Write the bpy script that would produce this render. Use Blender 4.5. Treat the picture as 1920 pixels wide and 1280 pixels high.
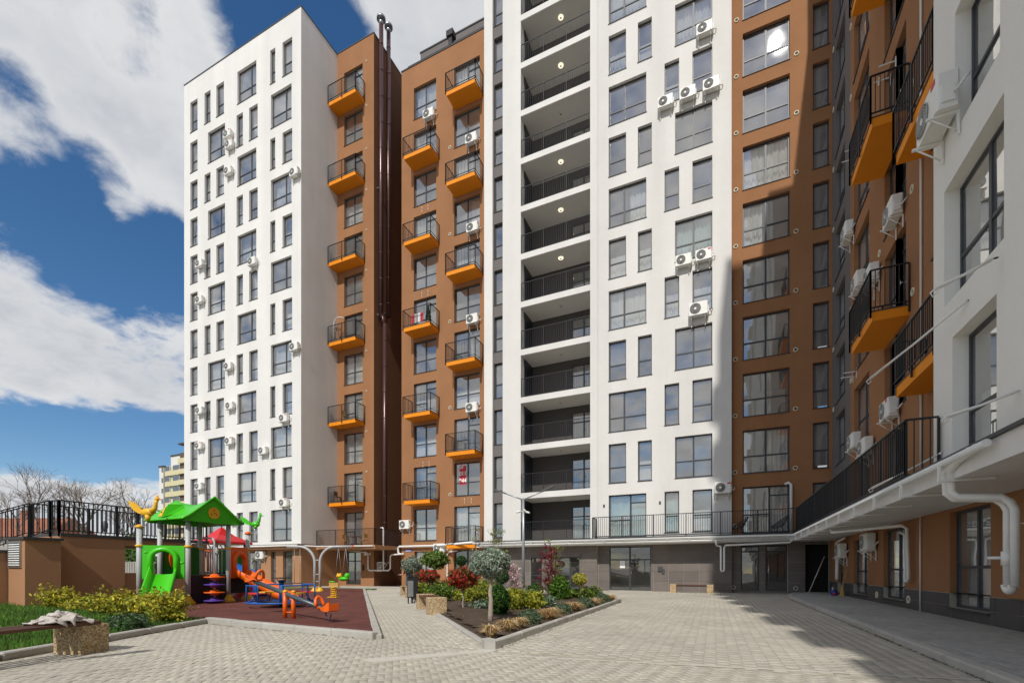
import bpy, math, random
import numpy as np
from mathutils import Vector, Matrix
for _o in list(bpy.data.objects): bpy.data.objects.remove(_o)
S = bpy.context.scene
COL = S.collection
R = math.radians
random.seed(7); RNG = np.random.default_rng(7)

# ------------------------------------------------------------------ camera
cam_d = bpy.data.cameras.new('camera'); cam = bpy.data.objects.new('camera', cam_d); COL.objects.link(cam)
cam.location = (0, 0, 1.23); cam.rotation_euler = (R(90), 0, R(24.08))
cam_d.sensor_width = 36; cam_d.lens = 870.5/1920*36; cam_d.shift_y = (1068-640)/1920
cam_d.clip_start = 0.05; cam_d.clip_end = 2500
S.camera = cam

# ------------------------------------------------------------------ sky, sun, exposure
SUN_EL, SUN_AZ = 44.4, 5.6       # the sun stands behind the camera, a little to the right
w = bpy.data.worlds.new('World'); S.world = w; w.use_nodes = True
nt = w.node_tree; nt.nodes.clear(); N = nt.nodes.new; LK = nt.links.new
sky = N('ShaderNodeTexSky'); sky.sky_type = 'NISHITA'; sky.sun_disc = False
sky.sun_elevation = R(SUN_EL); sky.sun_rotation = R(180 - SUN_AZ)
sky.altitude = 300; sky.air_density = 1.0; sky.dust_density = 0.3; sky.ozone_density = 2.2
hs = N('ShaderNodeHueSaturation'); hs.inputs['Saturation'].default_value = 1.25; hs.inputs['Value'].default_value = 0.86
LK(sky.outputs[0], hs.inputs['Color'])
bg1 = N('ShaderNodeBackground'); bg1.inputs[1].default_value = 0.13; LK(hs.outputs[0], bg1.inputs[0])
tc = N('ShaderNodeTexCoord'); sx = N('ShaderNodeSeparateXYZ'); LK(tc.outputs['Generated'], sx.inputs[0])
def M(op, a, b=None, c=None, clamp=False):
    n = N('ShaderNodeMath'); n.operation = op; n.use_clamp = clamp
    for i, v in enumerate((a, b, c)):
        if v is None: continue
        if isinstance(v, (int, float)): n.inputs[i].default_value = v
        else: LK(v, n.inputs[i])
    return n.outputs[0]
zc = M('ADD', M('MAXIMUM', sx.outputs[2], 0.0), 0.22)
cx = N('ShaderNodeCombineXYZ'); LK(M('DIVIDE', sx.outputs[0], zc), cx.inputs[0]); LK(M('DIVIDE', sx.outputs[1], zc), cx.inputs[1])
def noise(vec, scale, detail=8, rough=.55, dist=0.0, off=(0, 0, 0)):
    mp = N('ShaderNodeMapping'); mp.inputs['Location'].default_value = off; LK(vec, mp.inputs[0])
    n = N('ShaderNodeTexNoise'); n.inputs['Scale'].default_value = scale; n.inputs['Detail'].default_value = detail
    n.inputs['Roughness'].default_value = rough; n.inputs['Distortion'].default_value = dist; LK(mp.outputs[0], n.inputs['Vector']); return n.outputs['Fac']
n1 = noise(cx.outputs[0], 1.35, 10, .58, .15, (3.1, 1.7, 0))
n2 = noise(cx.outputs[0], 4.2, 9, .62, .3, (7.7, 2.2, 0))
n3 = noise(cx.outputs[0], 14, 8, .62, .4, (2.2, 5.1, 0))
cov = M('MULTIPLY_ADD', M('SUBTRACT', M('ADD', M('ADD', M('MULTIPLY', n1, .46), M('MULTIPLY', n2, .34)), M('MULTIPLY', n3, .20)), .5), 2.3, .60)
# places where cumulus has gathered (+) or the blue shows (-): direction, width, weight
BLOBS = [(-0.71, 0.281, 0.645, 0.45, 0.1),
         (-0.68, 0.373, 0.631, 0.28, 0.1),
         (-0.772, 0.3, 0.56, 0.22, 0.05),
         (-0.762, 0.377, 0.526, 0.14, 0.1),
         (-0.585, 0.404, 0.703, 0.12, 0.06),
         (-0.521, 0.457, 0.721, 0.13, -0.6),
         (-0.791, 0.391, 0.471, 0.13, -0.42),
         (-0.836, 0.304, 0.457, 0.11, -0.4),
         (-0.763, 0.445, 0.468, 0.09, -0.26),
         (-0.774, 0.262, 0.576, 0.06, -0.3),
         (-0.872, 0.351, 0.34, 0.19, 0.08),
         (-0.843, 0.432, 0.321, 0.17, 0.1),
         (-0.866, 0.304, 0.397, 0.12, 0.08),
         (-0.807, 0.466, 0.363, 0.12, 0.1),
         (-0.903, 0.383, 0.195, 0.08, -0.5),
         (-0.864, 0.458, 0.209, 0.08, -0.5),
         (-0.929, 0.315, 0.194, 0.08, -0.45),
         (-0.841, 0.495, 0.217, 0.07, -0.4),
         (-0.924, 0.372, 0.089, 0.1, 0.2),
         (-0.888, 0.447, 0.104, 0.09, 0.18),
         (-0.942, 0.319, 0.107, 0.1, 0.16),
         (-0.374, 0.544, 0.751, 0.18, 0.1),
         (-0.443, 0.504, 0.742, 0.08, 0.06),
         (-0.773, 0.328, 0.543, 0.06, -0.18),
         (-0.873, 0.334, 0.355, 0.05, -0.12),
         (-0.831, 0.384, 0.402, 0.05, -0.12)]
for (dx, dy, dz, wd, wt) in BLOBS:
    vd = N('ShaderNodeVectorMath'); vd.operation = 'DOT_PRODUCT'; LK(tc.outputs['Generated'], vd.inputs[0]); vd.inputs[1].default_value = (dx, dy, dz)
    mr = N('ShaderNodeMapRange'); mr.interpolation_type = 'SMOOTHSTEP'; LK(vd.outputs['Value'], mr.inputs[0])
    mr.inputs[1].default_value = math.cos(wd); mr.inputs[2].default_value = 1.0; mr.inputs[3].default_value = 0; mr.inputs[4].default_value = wt
    cov = M('ADD', cov, mr.outputs[0])
cm = N('ShaderNodeMapRange'); cm.interpolation_type = 'SMOOTHSTEP'; LK(cov, cm.inputs[0]); cm.inputs[1].default_value = .42; cm.inputs[2].default_value = .74
dens = N('ShaderNodeMapRange'); LK(cov, dens.inputs[0]); dens.inputs[1].default_value = .58; dens.inputs[2].default_value = 1.0
shade = noise(cx.outputs[0], 2.1, 7, .55, .2, (1.4, 9.2, 0))
sh2 = M('ADD', M('MULTIPLY', dens.outputs[0], .55), M('MULTIPLY', M('SUBTRACT', shade, .35), 1.5), clamp=True)
cr = N('ShaderNodeMix'); cr.data_type = 'RGBA'; LK(sh2, cr.inputs[0]); cr.inputs[6].default_value = (.80, .80, .80, 1); cr.inputs[7].default_value = (.46, .49, .54, 1)
bg2 = N('ShaderNodeBackground'); bg2.inputs[1].default_value = 1.05; LK(cr.outputs[2], bg2.inputs[0])
mx = N('ShaderNodeMixShader'); LK(cm.outputs[0], mx.inputs[0]); LK(bg1.outputs[0], mx.inputs[1]); LK(bg2.outputs[0], mx.inputs[2])
wo = N('ShaderNodeOutputWorld'); LK(mx.outputs[0], wo.inputs[0])
sd = bpy.data.lights.new('sun', 'SUN'); so = bpy.data.objects.new('sun', sd); COL.objects.link(so)
sd.energy = 3.5; sd.angle = R(0.53); sd.color = (1, .955, .88); so.location = (0, -20, 80)
so.rotation_euler = Vector((-math.sin(R(SUN_AZ))*math.cos(R(SUN_EL)), math.cos(R(SUN_AZ))*math.cos(R(SUN_EL)), -math.sin(R(SUN_EL)))).to_track_quat('-Z', 'Y').to_euler()
S.view_settings.view_transform = 'Standard'; S.view_settings.look = 'None'; S.view_settings.gamma = 1; S.view_settings.exposure = 0.0
S.view_settings.use_curve_mapping = False
S.cycles.transparent_max_bounces = 16; S.cycles.max_bounces = 7; S.cycles.diffuse_bounces = 4
S.cycles.sample_clamp_indirect = 6

# ------------------------------------------------------------------ materials
MAT = {}
def mat(name, col, rough=.8, noise_amt=0.0, nscale=3.0, bump=0.0, bscale=60.0, metal=0.0, spec=.4, attr=False, streak=0.0, transl=0.0, var=0.0, speckle=None, objrand=0.0, sheen=0, emis=0):
    m = bpy.data.materials.new(name); m.use_nodes = True; t = m.node_tree; n = t.nodes; b = n['Principled BSDF']; l = t.links.new
    b.inputs['Roughness'].default_value = rough; b.inputs['Metallic'].default_value = metal; b.inputs['Specular IOR Level'].default_value = spec
    c4 = (*col, 1); src = None
    def mul(src, fac):
        x = n.new('ShaderNodeVectorMath'); x.operation = 'SCALE'
        if src is None: x.inputs[0].default_value = col
        else: l(src, x.inputs[0])
        l(fac, x.inputs['Scale']); return x.outputs[0]
    geo = n.new('ShaderNodeNewGeometry')
    def nz(scale, det=5, rough=.6, sc=None):
        q = n.new('ShaderNodeTexNoise'); q.inputs['Scale'].default_value = scale; q.inputs['Detail'].default_value = det; q.inputs['Roughness'].default_value = rough
        if sc:
            mp = n.new('ShaderNodeMapping'); mp.inputs['Scale'].default_value = sc; l(geo.outputs['Position'], mp.inputs[0]); l(mp.outputs[0], q.inputs['Vector'])
        else: l(geo.outputs['Position'], q.inputs['Vector'])
        return q.outputs['Fac']
    def rng(s, a, b_, f0=.25, f1=.75):
        q = n.new('ShaderNodeMapRange'); l(s, q.inputs[0]); q.inputs[1].default_value = f0; q.inputs[2].default_value = f1; q.inputs[3].default_value = a; q.inputs[4].default_value = b_; return q.outputs[0]
    if attr:
        a = n.new('ShaderNodeAttribute'); a.attribute_name = 'Col'; src = a.outputs['Color']
    if speckle:
        v = n.new('ShaderNodeTexVoronoi'); v.inputs['Scale'].default_value = speckle[0]; l(geo.outputs['Position'], v.inputs['Vector'])
        rmp = n.new('ShaderNodeValToRGB'); rmp.color_ramp.interpolation = 'CONSTANT'
        sp = n.new('ShaderNodeSeparateColor'); l(v.outputs['Color'], sp.inputs[0]); l(sp.outputs[0], rmp.inputs[0])
        cols = speckle[1]; rmp.color_ramp.elements[0].color = (*cols[0], 1); rmp.color_ramp.elements[1].position = 1/len(cols); rmp.color_ramp.elements[1].color = (*cols[1], 1)
        for i, cc in enumerate(cols[2:], 2):
            e = rmp.color_ramp.elements.new(i/len(cols)); e.color = (*cc, 1)
        src = rmp.outputs[0]
    if noise_amt: src = mul(src, rng(nz(nscale), 1-noise_amt, 1+noise_amt*.6))
    if noise_amt: src = mul(src, rng(nz(nscale*14, 4), 1-noise_amt*.5, 1+noise_amt*.4))
    if streak: src = mul(src, rng(nz(1.0, 3, .5, (.55, .55, .035)), 1-streak, 1+streak*.3, .3, .65))
    if objrand:
        oi = n.new('ShaderNodeObjectInfo'); src = mul(src, rng(oi.outputs['Random'], 1-objrand, 1+objrand, 0, 1))
    if src is None: b.inputs['Base Color'].default_value = c4
    else: l(src, b.inputs['Base Color'])
    if bump:
        bn = n.new('ShaderNodeBump'); bn.inputs['Strength'].default_value = bump; bn.inputs['Distance'].default_value = .02; l(nz(bscale, 6), bn.inputs['Height']); l(bn.outputs[0], b.inputs['Normal'])
    if transl:
        tr = n.new('ShaderNodeBsdfTranslucent'); mxx = n.new('ShaderNodeMixShader'); mxx.inputs[0].default_value = transl
        if src is None: tr.inputs[0].default_value = c4
        else: l(src, tr.inputs[0])
        l(b.outputs[0], mxx.inputs[1]); l(tr.outputs[0], mxx.inputs[2]); l(mxx.outputs[0], n['Material Output'].inputs[0])
    if emis:
        b.inputs['Emission Color'].default_value = c4; b.inputs['Emission Strength'].default_value = emis
    MAT[name] = m; return m
mat('white_plaster', (.745, .73, .70), .9, .05, .5, .35, 140, spec=.2, streak=.10)
mat('lightened_white_plaster', (.83, .815, .765), .9, .035, .6, .25, 140, spec=.2, streak=.05)  # same white paint, with extra skylight on the right wall put into its colour
mat('brown_plaster', (.345, .168, .080), .9, .10, .7, .35, 120, spec=.2, streak=.07)
mat('tan_plaster', (.41, .22, .118), .9, .06, .7, .35, 120, spec=.2, streak=.06)
mat('shaded_brown_plaster', (.22, .105, .058), .9, .08, .9, .35, 120, spec=.2, streak=.1)  # brown plaster with the shade of the gap put into its colour
mat('grey_plaster', (.17, .155, .152), .9, .05, .8, .3, 120, spec=.2)
mat('charcoal_plaster', (.085, .077, .074), .9, .05, .8, .3, 120, spec=.2)
mat('soffit', (.55, .53, .49), .9, .04, .8, spec=.2)
mat('orange_paint', (.82, .27, .008), .65, .05, 1.5, .15, 120, spec=.3)
mat('cladding', (.165, .140, .125), .6, .12, 1.6, .1, 90, spec=.4, objrand=.12)
mat('dark_cladding', (.085, .078, .076), .6, .12, 1.6, .1, 90, spec=.4, objrand=.1)
mat('frame', (.046, .050, .060), .45, spec=.4)
mat('sill', (.05, .052, .055), .5)
mat('rail_metal', (.018, .018, .02), .5)
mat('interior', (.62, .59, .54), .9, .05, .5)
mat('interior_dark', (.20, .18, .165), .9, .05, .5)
mat('curtain', (.82, .82, .80), .9, .04, 2, transl=.35)
mat('teal_curtain', (.45, .62, .58), .9, .04, 2, transl=.3)
mat('blind', (.25, .235, .23), .9, .05, 4, transl=.15)
mat('ac_white', (.80, .79, .75), .45, .05, 3)
mat('ac_grille', (.36, .36, .35), .5)
mat('ac_dark', (.06, .06, .06), .6)
mat('red_print', (.62, .03, .05), .5)
mat('blue_print', (.03, .06, .35), .5)
mat('white_print', (.85, .85, .85), .6)
mat('pvc', (.78, .77, .74), .4, .06, 2, spec=.5)
mat('vent_ring', (.72, .66, .50), .6)
mat('vent_mesh', (.10, .085, .07), .8)
mat('flue', (.095, .045, .042), .3, .05, 2, metal=.35, spec=.6)
mat('zinc', (.50, .51, .52), .35, .08, 4, metal=.9)
mat('lamp_glow', (1, .86, .62), .5, emis=1.1)
mat('lamp_off', (.55, .52, .48), .5)
mat('kerb', (.43, .41, .37), .9, .14, 2.5, .4, 60, objrand=.07)
mat('mortar', (.42, .39, .31), .95, .25, 2, .4, 90)
mat('ground', (.31, .295, .265), .95, .12, .3, .3, 40)
mat('paver', (.44, .415, .36), .9, .21, .36, .4, 160, attr=True)
mat('paver_grey', (.33, .335, .32), .9, .2, .5, .4, 160, attr=True)
mat('paint_line', (.55, .525, .46), .8, .12, 6)
mat('rubber', (.155, .047, .036), .95, .42, 1.1, .8, 160)
mat('green_rubber', (.10, .165, .05), .95, .2, 2, .5, 220)
mat('soil', (.085, .058, .038), 1, .35, 3, 1.0, 26)
mat('lawn_soil', (.055, .07, .025), 1, .3, 3, .8, 30)
mat('leaf', (.1, .2, .05), .6, attr=True, transl=.25, spec=.25)
mat('needle', (.1, .2, .1), .8, attr=True, transl=.08, spec=.15)
mat('bark', (.17, .125, .095), .95, .25, 12, .8, 60)
mat('twig', (.24, .195, .16), .95)
mat('pale_bark', (.40, .33, .27), .95, .25, 14, .8, 60)
mat('aggregate', (.4, .3, .2), .9, bump=.8, bscale=90, speckle=(62, [(.42, .28, .13), (.56, .42, .24), (.25, .15, .07), (.62, .50, .33), (.36, .25, .14)]))
mat('wood', (.13, .055, .032), .6, .25, 5, .3, 60)
mat('galv', (.42, .44, .46), .4, .08, 5, metal=.5)
mat('lamp_dark', (.10, .105, .11), .5)
mat('play_green', (.06, .53, .008), .35, .03, 4, spec=.5)
mat('play_dark_green', (.015, .16, .012), .4, .05, 4)
mat('play_orange', (.82, .13, .006), .35, .03, 4, spec=.5)
mat('play_red', (.62, .015, .02), .4, .04, 4)
mat('play_yellow', (.80, .44, .02), .4, .04, 4)
mat('play_purple', (.10, .045, .32), .4, .04, 4)
mat('play_blue', (.012, .11, .42), .4, .06, 4)
mat('play_pink', (.85, .09, .42), .4)
mat('play_grey', (.46, .47, .47), .4, .05, 4)
mat('play_black', (.012, .012, .014), .6)
mat('slate_paint', (.055, .075, .09), .35, .08, 5, spec=.5)
mat('chain', (.35, .35, .36), .5, metal=.6)
mat('cloth', (.55, .50, .46), .95, .35, 9)
mat('black_cloth', (.012, .012, .014), .95)
mat('grey_cloth', (.11, .11, .12), .95)
mat('skin', (.52, .30, .21), .6)
mat('hair', (.02, .014, .01), .7)
mat('straw', (.52, .33, .10), .95, .25, 30)
mat('blue_plastic', (.03, .05, .30), .4)
mat('dark_door', (.016, .02, .028), .35, spec=.5)
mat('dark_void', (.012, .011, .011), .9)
mat('steel', (.60, .60, .60), .25, metal=.9)
mat('concrete', (.40, .38, .34), .9, .15, 2, .4, 60)
mat('roof_tile', (.36, .135, .075), .85, .22, 1.2, .5, 12)
mat('house_wall', (.55, .50, .42), .9, .1, 1)
mat('yellow_wall', (.60, .55, .34), .9, .05, .5)
mat('far_white', (.68, .66, .61), .9, .05, .5)
mat('far_glass', (.10, .13, .17), .15, spec=.6)
mat('loggia_dark', (.11, .085, .065), .9, .1, 1)
def glass_mat(name, tint, rough, k, add, dust):
    m = bpy.data.materials.new(name); m.use_nodes = True; t = m.node_tree; n = t.nodes; l = t.links.new; n.remove(n['Principled BSDF'])
    g = n.new('ShaderNodeBsdfGlossy'); g.inputs['Roughness'].default_value = rough; g.inputs['Color'].default_value = (.96, .96, .95, 1)
    tr = n.new('ShaderNodeBsdfTransparent'); tr.inputs[0].default_value = (*tint, 1)
    lw = n.new('ShaderNodeFresnel'); gb = n.new('ShaderNodeNewGeometry'); ior = n.new('ShaderNodeMapRange'); l(gb.outputs['Backfacing'], ior.inputs[0]); ior.inputs[3].default_value = 1.55; ior.inputs[4].default_value = 1/1.55; l(ior.outputs[0], lw.inputs['IOR'])
    mu = n.new('ShaderNodeMath'); mu.operation = 'MULTIPLY_ADD'; mu.use_clamp = True; l(lw.outputs[0], mu.inputs[0]); mu.inputs[1].default_value = k; mu.inputs[2].default_value = add
    geo = n.new('ShaderNodeNewGeometry'); nzz = n.new('ShaderNodeTexNoise'); nzz.inputs['Scale'].default_value = 1.1; nzz.inputs['Detail'].default_value = 1; l(geo.outputs['Position'], nzz.inputs['Vector'])
    bp = n.new('ShaderNodeBump'); bp.inputs['Strength'].default_value = .05; bp.inputs['Distance'].default_value = .05; l(nzz.outputs['Fac'], bp.inputs['Height']); l(bp.outputs[0], g.inputs['Normal'])
    mx = n.new('ShaderNodeMixShader'); l(mu.outputs[0], mx.inputs[0]); l(tr.outputs[0], mx.inputs[1]); l(g.outputs[0], mx.inputs[2]); df = n.new('ShaderNodeBsdfDiffuse'); df.inputs[0].default_value = (.8, .78, .76, 1); dn = n.new('ShaderNodeTexNoise'); dn.inputs['Scale'].default_value = .9; dn.inputs['Detail'].default_value = 6; l(geo.outputs['Position'], dn.inputs['Vector'])
    dm = n.new('ShaderNodeMapRange'); l(dn.outputs['Fac'], dm.inputs[0]); dm.inputs[1].default_value = .3; dm.inputs[2].default_value = .75; dm.inputs[3].default_value = .02; dm.inputs[4].default_value = dust
    m2 = n.new('ShaderNodeMixShader'); l(dm.outputs[0], m2.inputs[0]); l(mx.outputs[0], m2.inputs[1]); l(df.outputs[0], m2.inputs[2]); l(m2.outputs[0], n['Material Output'].inputs[0]); MAT[name] = m
glass_mat('glass', (.88, .90, .89), .010, 2.2, .20, .20)
glass_mat('door_glass', (.30, .33, .32), .008, 1.8, .08, .05)

# ------------------------------------------------------------------ mesh helpers
class MB:
    def __init__(s): s.v = []; s.f = []; s.m = []; s.sm = []
    def add(s, vs, fs, mi=0, smooth=False):
        b = len(s.v); s.v += [tuple(p) for p in vs]
        for f in fs: s.f.append(tuple(i+b for i in f)); s.m.append(mi); s.sm.append(smooth)
        return s
    def quad(s, a, b, c, d, mi=0): return s.add([a, b, c, d], [(0, 1, 2, 3)], mi)
    def box(s, x0, x1, y0, y1, z0, z1, mi=0, bev=0):
        if x0 > x1: x0, x1 = x1, x0
        if y0 > y1: y0, y1 = y1, y0
        if z0 > z1: z0, z1 = z1, z0
        if bev:
            b = bev
            rings = [[(x0+i, y0+j), (x1-i, y0+j), (x1-i, y1-j), (x0+i, y1-j)] for i, j in ((0, 0),)]
            def ring(c, z):   # octagonal ring with corner cut c
                return [(x0+c, y0, z), (x1-c, y0, z), (x1, y0+c, z), (x1, y1-c, z), (x1-c, y1, z), (x0+c, y1, z), (x0, y1-c, z), (x0, y0+c, z)]
            def inset(z):
                return [(x0+b, y0+b, z), (x1-b, y0+b, z), (x1-b, y0+b, z), (x1-b, y1-b, z), (x1-b, y1-b, z), (x0+b, y1-b, z), (x0+b, y1-b, z), (x0+b, y0+b, z)]
            vs = ring(b, z0) + ring(b, z1-b); fs = [(i, (i+1) % 8, 8+(i+1) % 8, 8+i) for i in range(8)]
            vs += [(x0+b, y0+b, z1), (x1-b, y0+b, z1), (x1-b, y1-b, z1), (x0+b, y1-b, z1)]
            fs += [(8, 9, 17, 16), (9, 10, 17), (10, 11, 18, 17), (11, 12, 18), (12, 13, 19, 18), (13, 14, 19), (14, 15, 16, 19), (15, 8, 16), (16, 17, 18, 19), tuple(range(7, -1, -1))]
            return s.add(vs, fs, mi)
        v = [(x0, y0, z0), (x1, y0, z0), (x1, y1, z0), (x0, y1, z0), (x0, y0, z1), (x1, y0, z1), (x1, y1, z1), (x0, y1, z1)]
        return s.add(v, [(0, 3, 2, 1), (4, 5, 6, 7), (0, 1, 5, 4), (1, 2, 6, 5), (2, 3, 7, 6), (3, 0, 4, 7)], mi)
    def prism(s, pts, z0, z1, mi=0):
        n = len(pts); a = sum(pts[i][0]*pts[(i+1) % n][1]-pts[(i+1) % n][0]*pts[i][1] for i in range(n))
        if a < 0: pts = pts[::-1]
        s.add([(p[0], p[1], z0) for p in pts]+[(p[0], p[1], z1) for p in pts], [tuple(range(n-1, -1, -1)), tuple(range(n, 2*n))]+[(i, (i+1) % n, n+(i+1) % n, n+i) for i in range(n)], mi); return s
    def tube(s, pts, r, seg=8, mi=0, cap=True, smooth=True, closed=False):
        pts = [Vector(p) for p in pts]; n = len(pts); rr = r if isinstance(r, (list, tuple)) else [r]*n
        b = len(s.v); prev = None
        for i, p in enumerate(pts):
            t = (pts[(i+1) % n if closed else min(i+1, n-1)]-pts[(i-1) if closed else max(i-1, 0)])
            if t.length < 1e-9: t = Vector((0, 0, 1))
            t.normalize()
            if prev is None:
                a = Vector((0, 0, 1)) if abs(t.z) < .9 else Vector((1, 0, 0)); u = t.cross(a).normalized()
            else: u = (prev-t*prev.dot(t)).normalized()
            prev = u; q = t.cross(u)
            for k in range(seg):
                an = 2*math.pi*k/seg; s.v.append(tuple(p+(u*math.cos(an)+q*math.sin(an))*rr[i]))
        for i in range(n if closed else n-1):
            for k in range(seg):
                a0 = b+i*seg; a1 = b+((i+1) % n)*seg
                s.f.append((a0+k, a0+(k+1) % seg, a1+(k+1) % seg, a1+k)); s.m.append(mi); s.sm.append(smooth)
        if cap and not closed:
            s.f.append(tuple(b+k for k in range(seg-1, -1, -1))); s.m.append(mi); s.sm.append(False)
            s.f.append(tuple(b+(n-1)*seg+k for k in range(seg))); s.m.append(mi); s.sm.append(False)
        return s
    def cyl(s, a, b, r, seg=12, mi=0, r2=None): return s.tube([a, b], [r, r if r2 is None else r2], seg, mi)
    def lathe(s, prof, cx=0, cy=0, seg=20, mi=0, smooth=True):
        b = len(s.v)
        for (r, z) in prof:
            for k in range(seg):
                an = 2*math.pi*k/seg; s.v.append((cx+r*math.cos(an), cy+r*math.sin(an), z))
        for i in range(len(prof)-1):
            for k in range(seg):
                s.f.append((b+i*seg+k, b+i*seg+(k+1) % seg, b+(i+1)*seg+(k+1) % seg, b+(i+1)*seg+k)); s.m.append(mi); s.sm.append(smooth)
        s.f.append(tuple(b+k for k in range(seg-1, -1, -1))); s.m.append(mi); s.sm.append(False)
        e = b+(len(prof)-1)*seg; s.f.append(tuple(e+k for k in range(seg))); s.m.append(mi); s.sm.append(False); return s
    def sphere(s, c, r, mi=0, seg=14, rings=9):
        r = r if isinstance(r, (tuple, list)) else (r, r, r); vs = []; fs = []
        for i in range(rings+1):
            ph = math.pi*i/rings
            for k in range(seg):
                th = 2*math.pi*k/seg; vs.append((c[0]+r[0]*math.sin(ph)*math.cos(th), c[1]+r[1]*math.sin(ph)*math.sin(th), c[2]-r[2]*math.cos(ph)))
        for i in range(rings):
            for k in range(seg): fs.append((i*seg+k, i*seg+(k+1) % seg, (i+1)*seg+(k+1) % seg, (i+1)*seg+k))
        return s.add(vs, fs, mi, True)
    def xf(s, mtx, start=0):
        for i in range(start, len(s.v)): s.v[i] = tuple(mtx @ Vector(s.v[i]))
        return s
    def mesh(s, name, mats):
        me = bpy.data.meshes.new(name); me.from_pydata(s.v, [], s.f)
        for m in (mats if isinstance(mats, (list, tuple)) else [mats]): me.materials.append(MAT[m])
        if s.f:
            me.polygons.foreach_set('material_index', s.m); me.polygons.foreach_set('use_smooth', s.sm)
        me.update(); return me
WL = {}
def link(name, me, parent=None, loc=(0, 0, 0), rz=0.0, world=True):
    """loc is a world position when world is True (unrotated parents), else local to the parent"""
    o = bpy.data.objects.new(name, me); COL.objects.link(o); loc = Vector(loc)
    if parent is not None:
        o.parent = parent
        if world: WL[o] = loc; loc = loc-WL.get(parent, Vector())
        else: WL[o] = WL.get(parent, Vector())+loc
    else: WL[o] = loc
    o.location = loc; o.rotation_euler = (0, 0, rz); return o
def tag(o, label=None, cat=None, group=None, kind=None):
    if label: o['label'] = label
    if cat: o['category'] = cat
    if group: o['group'] = group
    if kind: o['kind'] = kind
    return o
def thing(name, label, cat, loc=(0, 0, 0), rz=0.0, group=None):
    return tag(link(name, None, None, loc, rz), label, cat, group)
def part(name, mb, mats, parent, kind=None):
    """a part whose mesh was laid out in world coordinates (parent unrotated)"""
    o = link(name, mb.mesh(name, mats), parent, (0, 0, 0)); 
    if kind: o['kind'] = kind
    return o
def lpart(name, mb, mats, parent, kind=None, loc=(0, 0, 0)):
    """a part whose mesh was laid out in its parent's own coordinates"""
    o = link(name, mb.mesh(name, mats) if isinstance(mb, MB) else mb, parent, loc, 0, False)
    if kind: o['kind'] = kind
    return o
def struct(name, mb, mats, label=None):
    o = link(name, mb.mesh(name, mats)); o['kind'] = 'structure'
    if label: o['label'] = label
    return o
# ------------------------------------------------------------------ windows, balconies, railings
_WC = {}
LAY = {'S': ([], [[.40]]), 'L': ([.5], [[.40], [.40]]), 'LA': ([.66], [[.38], [.38]]), 'LE': ([.41], [[.36], [.36]]),
       'D': ([.52], [[.40], [.80]]), 'DE': ([.58], [[.40], [.80]]), 'E': ([.5], [[.70], [.70]]), 'P': ([], [[]]), 'G': ([.55], [[.42], [.42]]), 'SD': ([], [[.86]]), 'F3': ([.5], [[], []])}
def _frame_mesh(w, h, lay):
    k = ('f', round(w, 2), round(h, 2), lay)
    if k in _WC: return _WC[k]
    b = MB(); t = .065; d = .07; e = .003
    b.box(e, t, 0, d, e, h-e); b.box(w-t, w-e, 0, d, e, h-e); b.box(t, w-t, 0, d, e, t); b.box(t, w-t, 0, d, h-t, h-e)
    vs, hs = LAY[lay]; xs = [t]+[v*w for v in vs]+[w-t]; panes = []
    for v in vs: b.box(v*w-.045, v*w+.045, -.004, d-.004, t, h-t)
    for i, rows in enumerate(hs):
        x0 = xs[i]+(.045 if i else 0); x1 = xs[i+1]-(.045 if i < len(hs)-1 else 0); zs = [t]+[r*h for r in rows]+[h-t]
        for r in rows: b.box(x0, x1, .002, d-.002, r*h-.035, r*h+.035)
        for j in range(len(zs)-1):
            panes.append((x0, x1, zs[j]+(.035 if j else 0), zs[j+1]-(.035 if j < len(zs)-2 else 0)))
    _WC[k] = (b.mesh('window', 'frame'), panes); return _WC[k]
def _pane_mesh(w, h, m):
    k = ('p', round(w, 3), round(h, 3), m)
    if k not in _WC:
        b = MB().quad((0, 0, 0), (w, 0, 0), (w, 0, h), (0, 0, h)); _WC[k] = b.mesh('pane', m)
    return _WC[k]
def _sill_mesh(w):
    k = ('s', round(w, 2))
    if k not in _WC: _WC[k] = MB().box(-.03, w+.03, -.20, -.005, -.032, -.004).mesh('sill', 'sill')
    return _WC[k]
def _curtain_mesh(w, h, m, seed):
    k = ('c', round(w, 2), round(h, 2), m, seed)
    if k not in _WC:
        rr = random.Random(seed); n = max(14, int(w*22)); b = MB(); ph = rr.random()*6; vs = []
        for j in range(3):
            for i in range(n+1):
                x = w*i/n; y = .035*math.sin(x*32+ph)+.02*math.sin(x*13+ph*2)
                vs.append((x, y*(1+.5*(2-j)), h*j/2))
        fs = [(j*(n+1)+i, j*(n+1)+i+1, (j+1)*(n+1)+i+1, (j+1)*(n+1)+i) for j in range(2) for i in range(n)]
        _WC[k] = b.add(vs, fs, 0, True).mesh('curtain', m)
    return _WC[k]
WR = random.Random(11)
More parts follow.
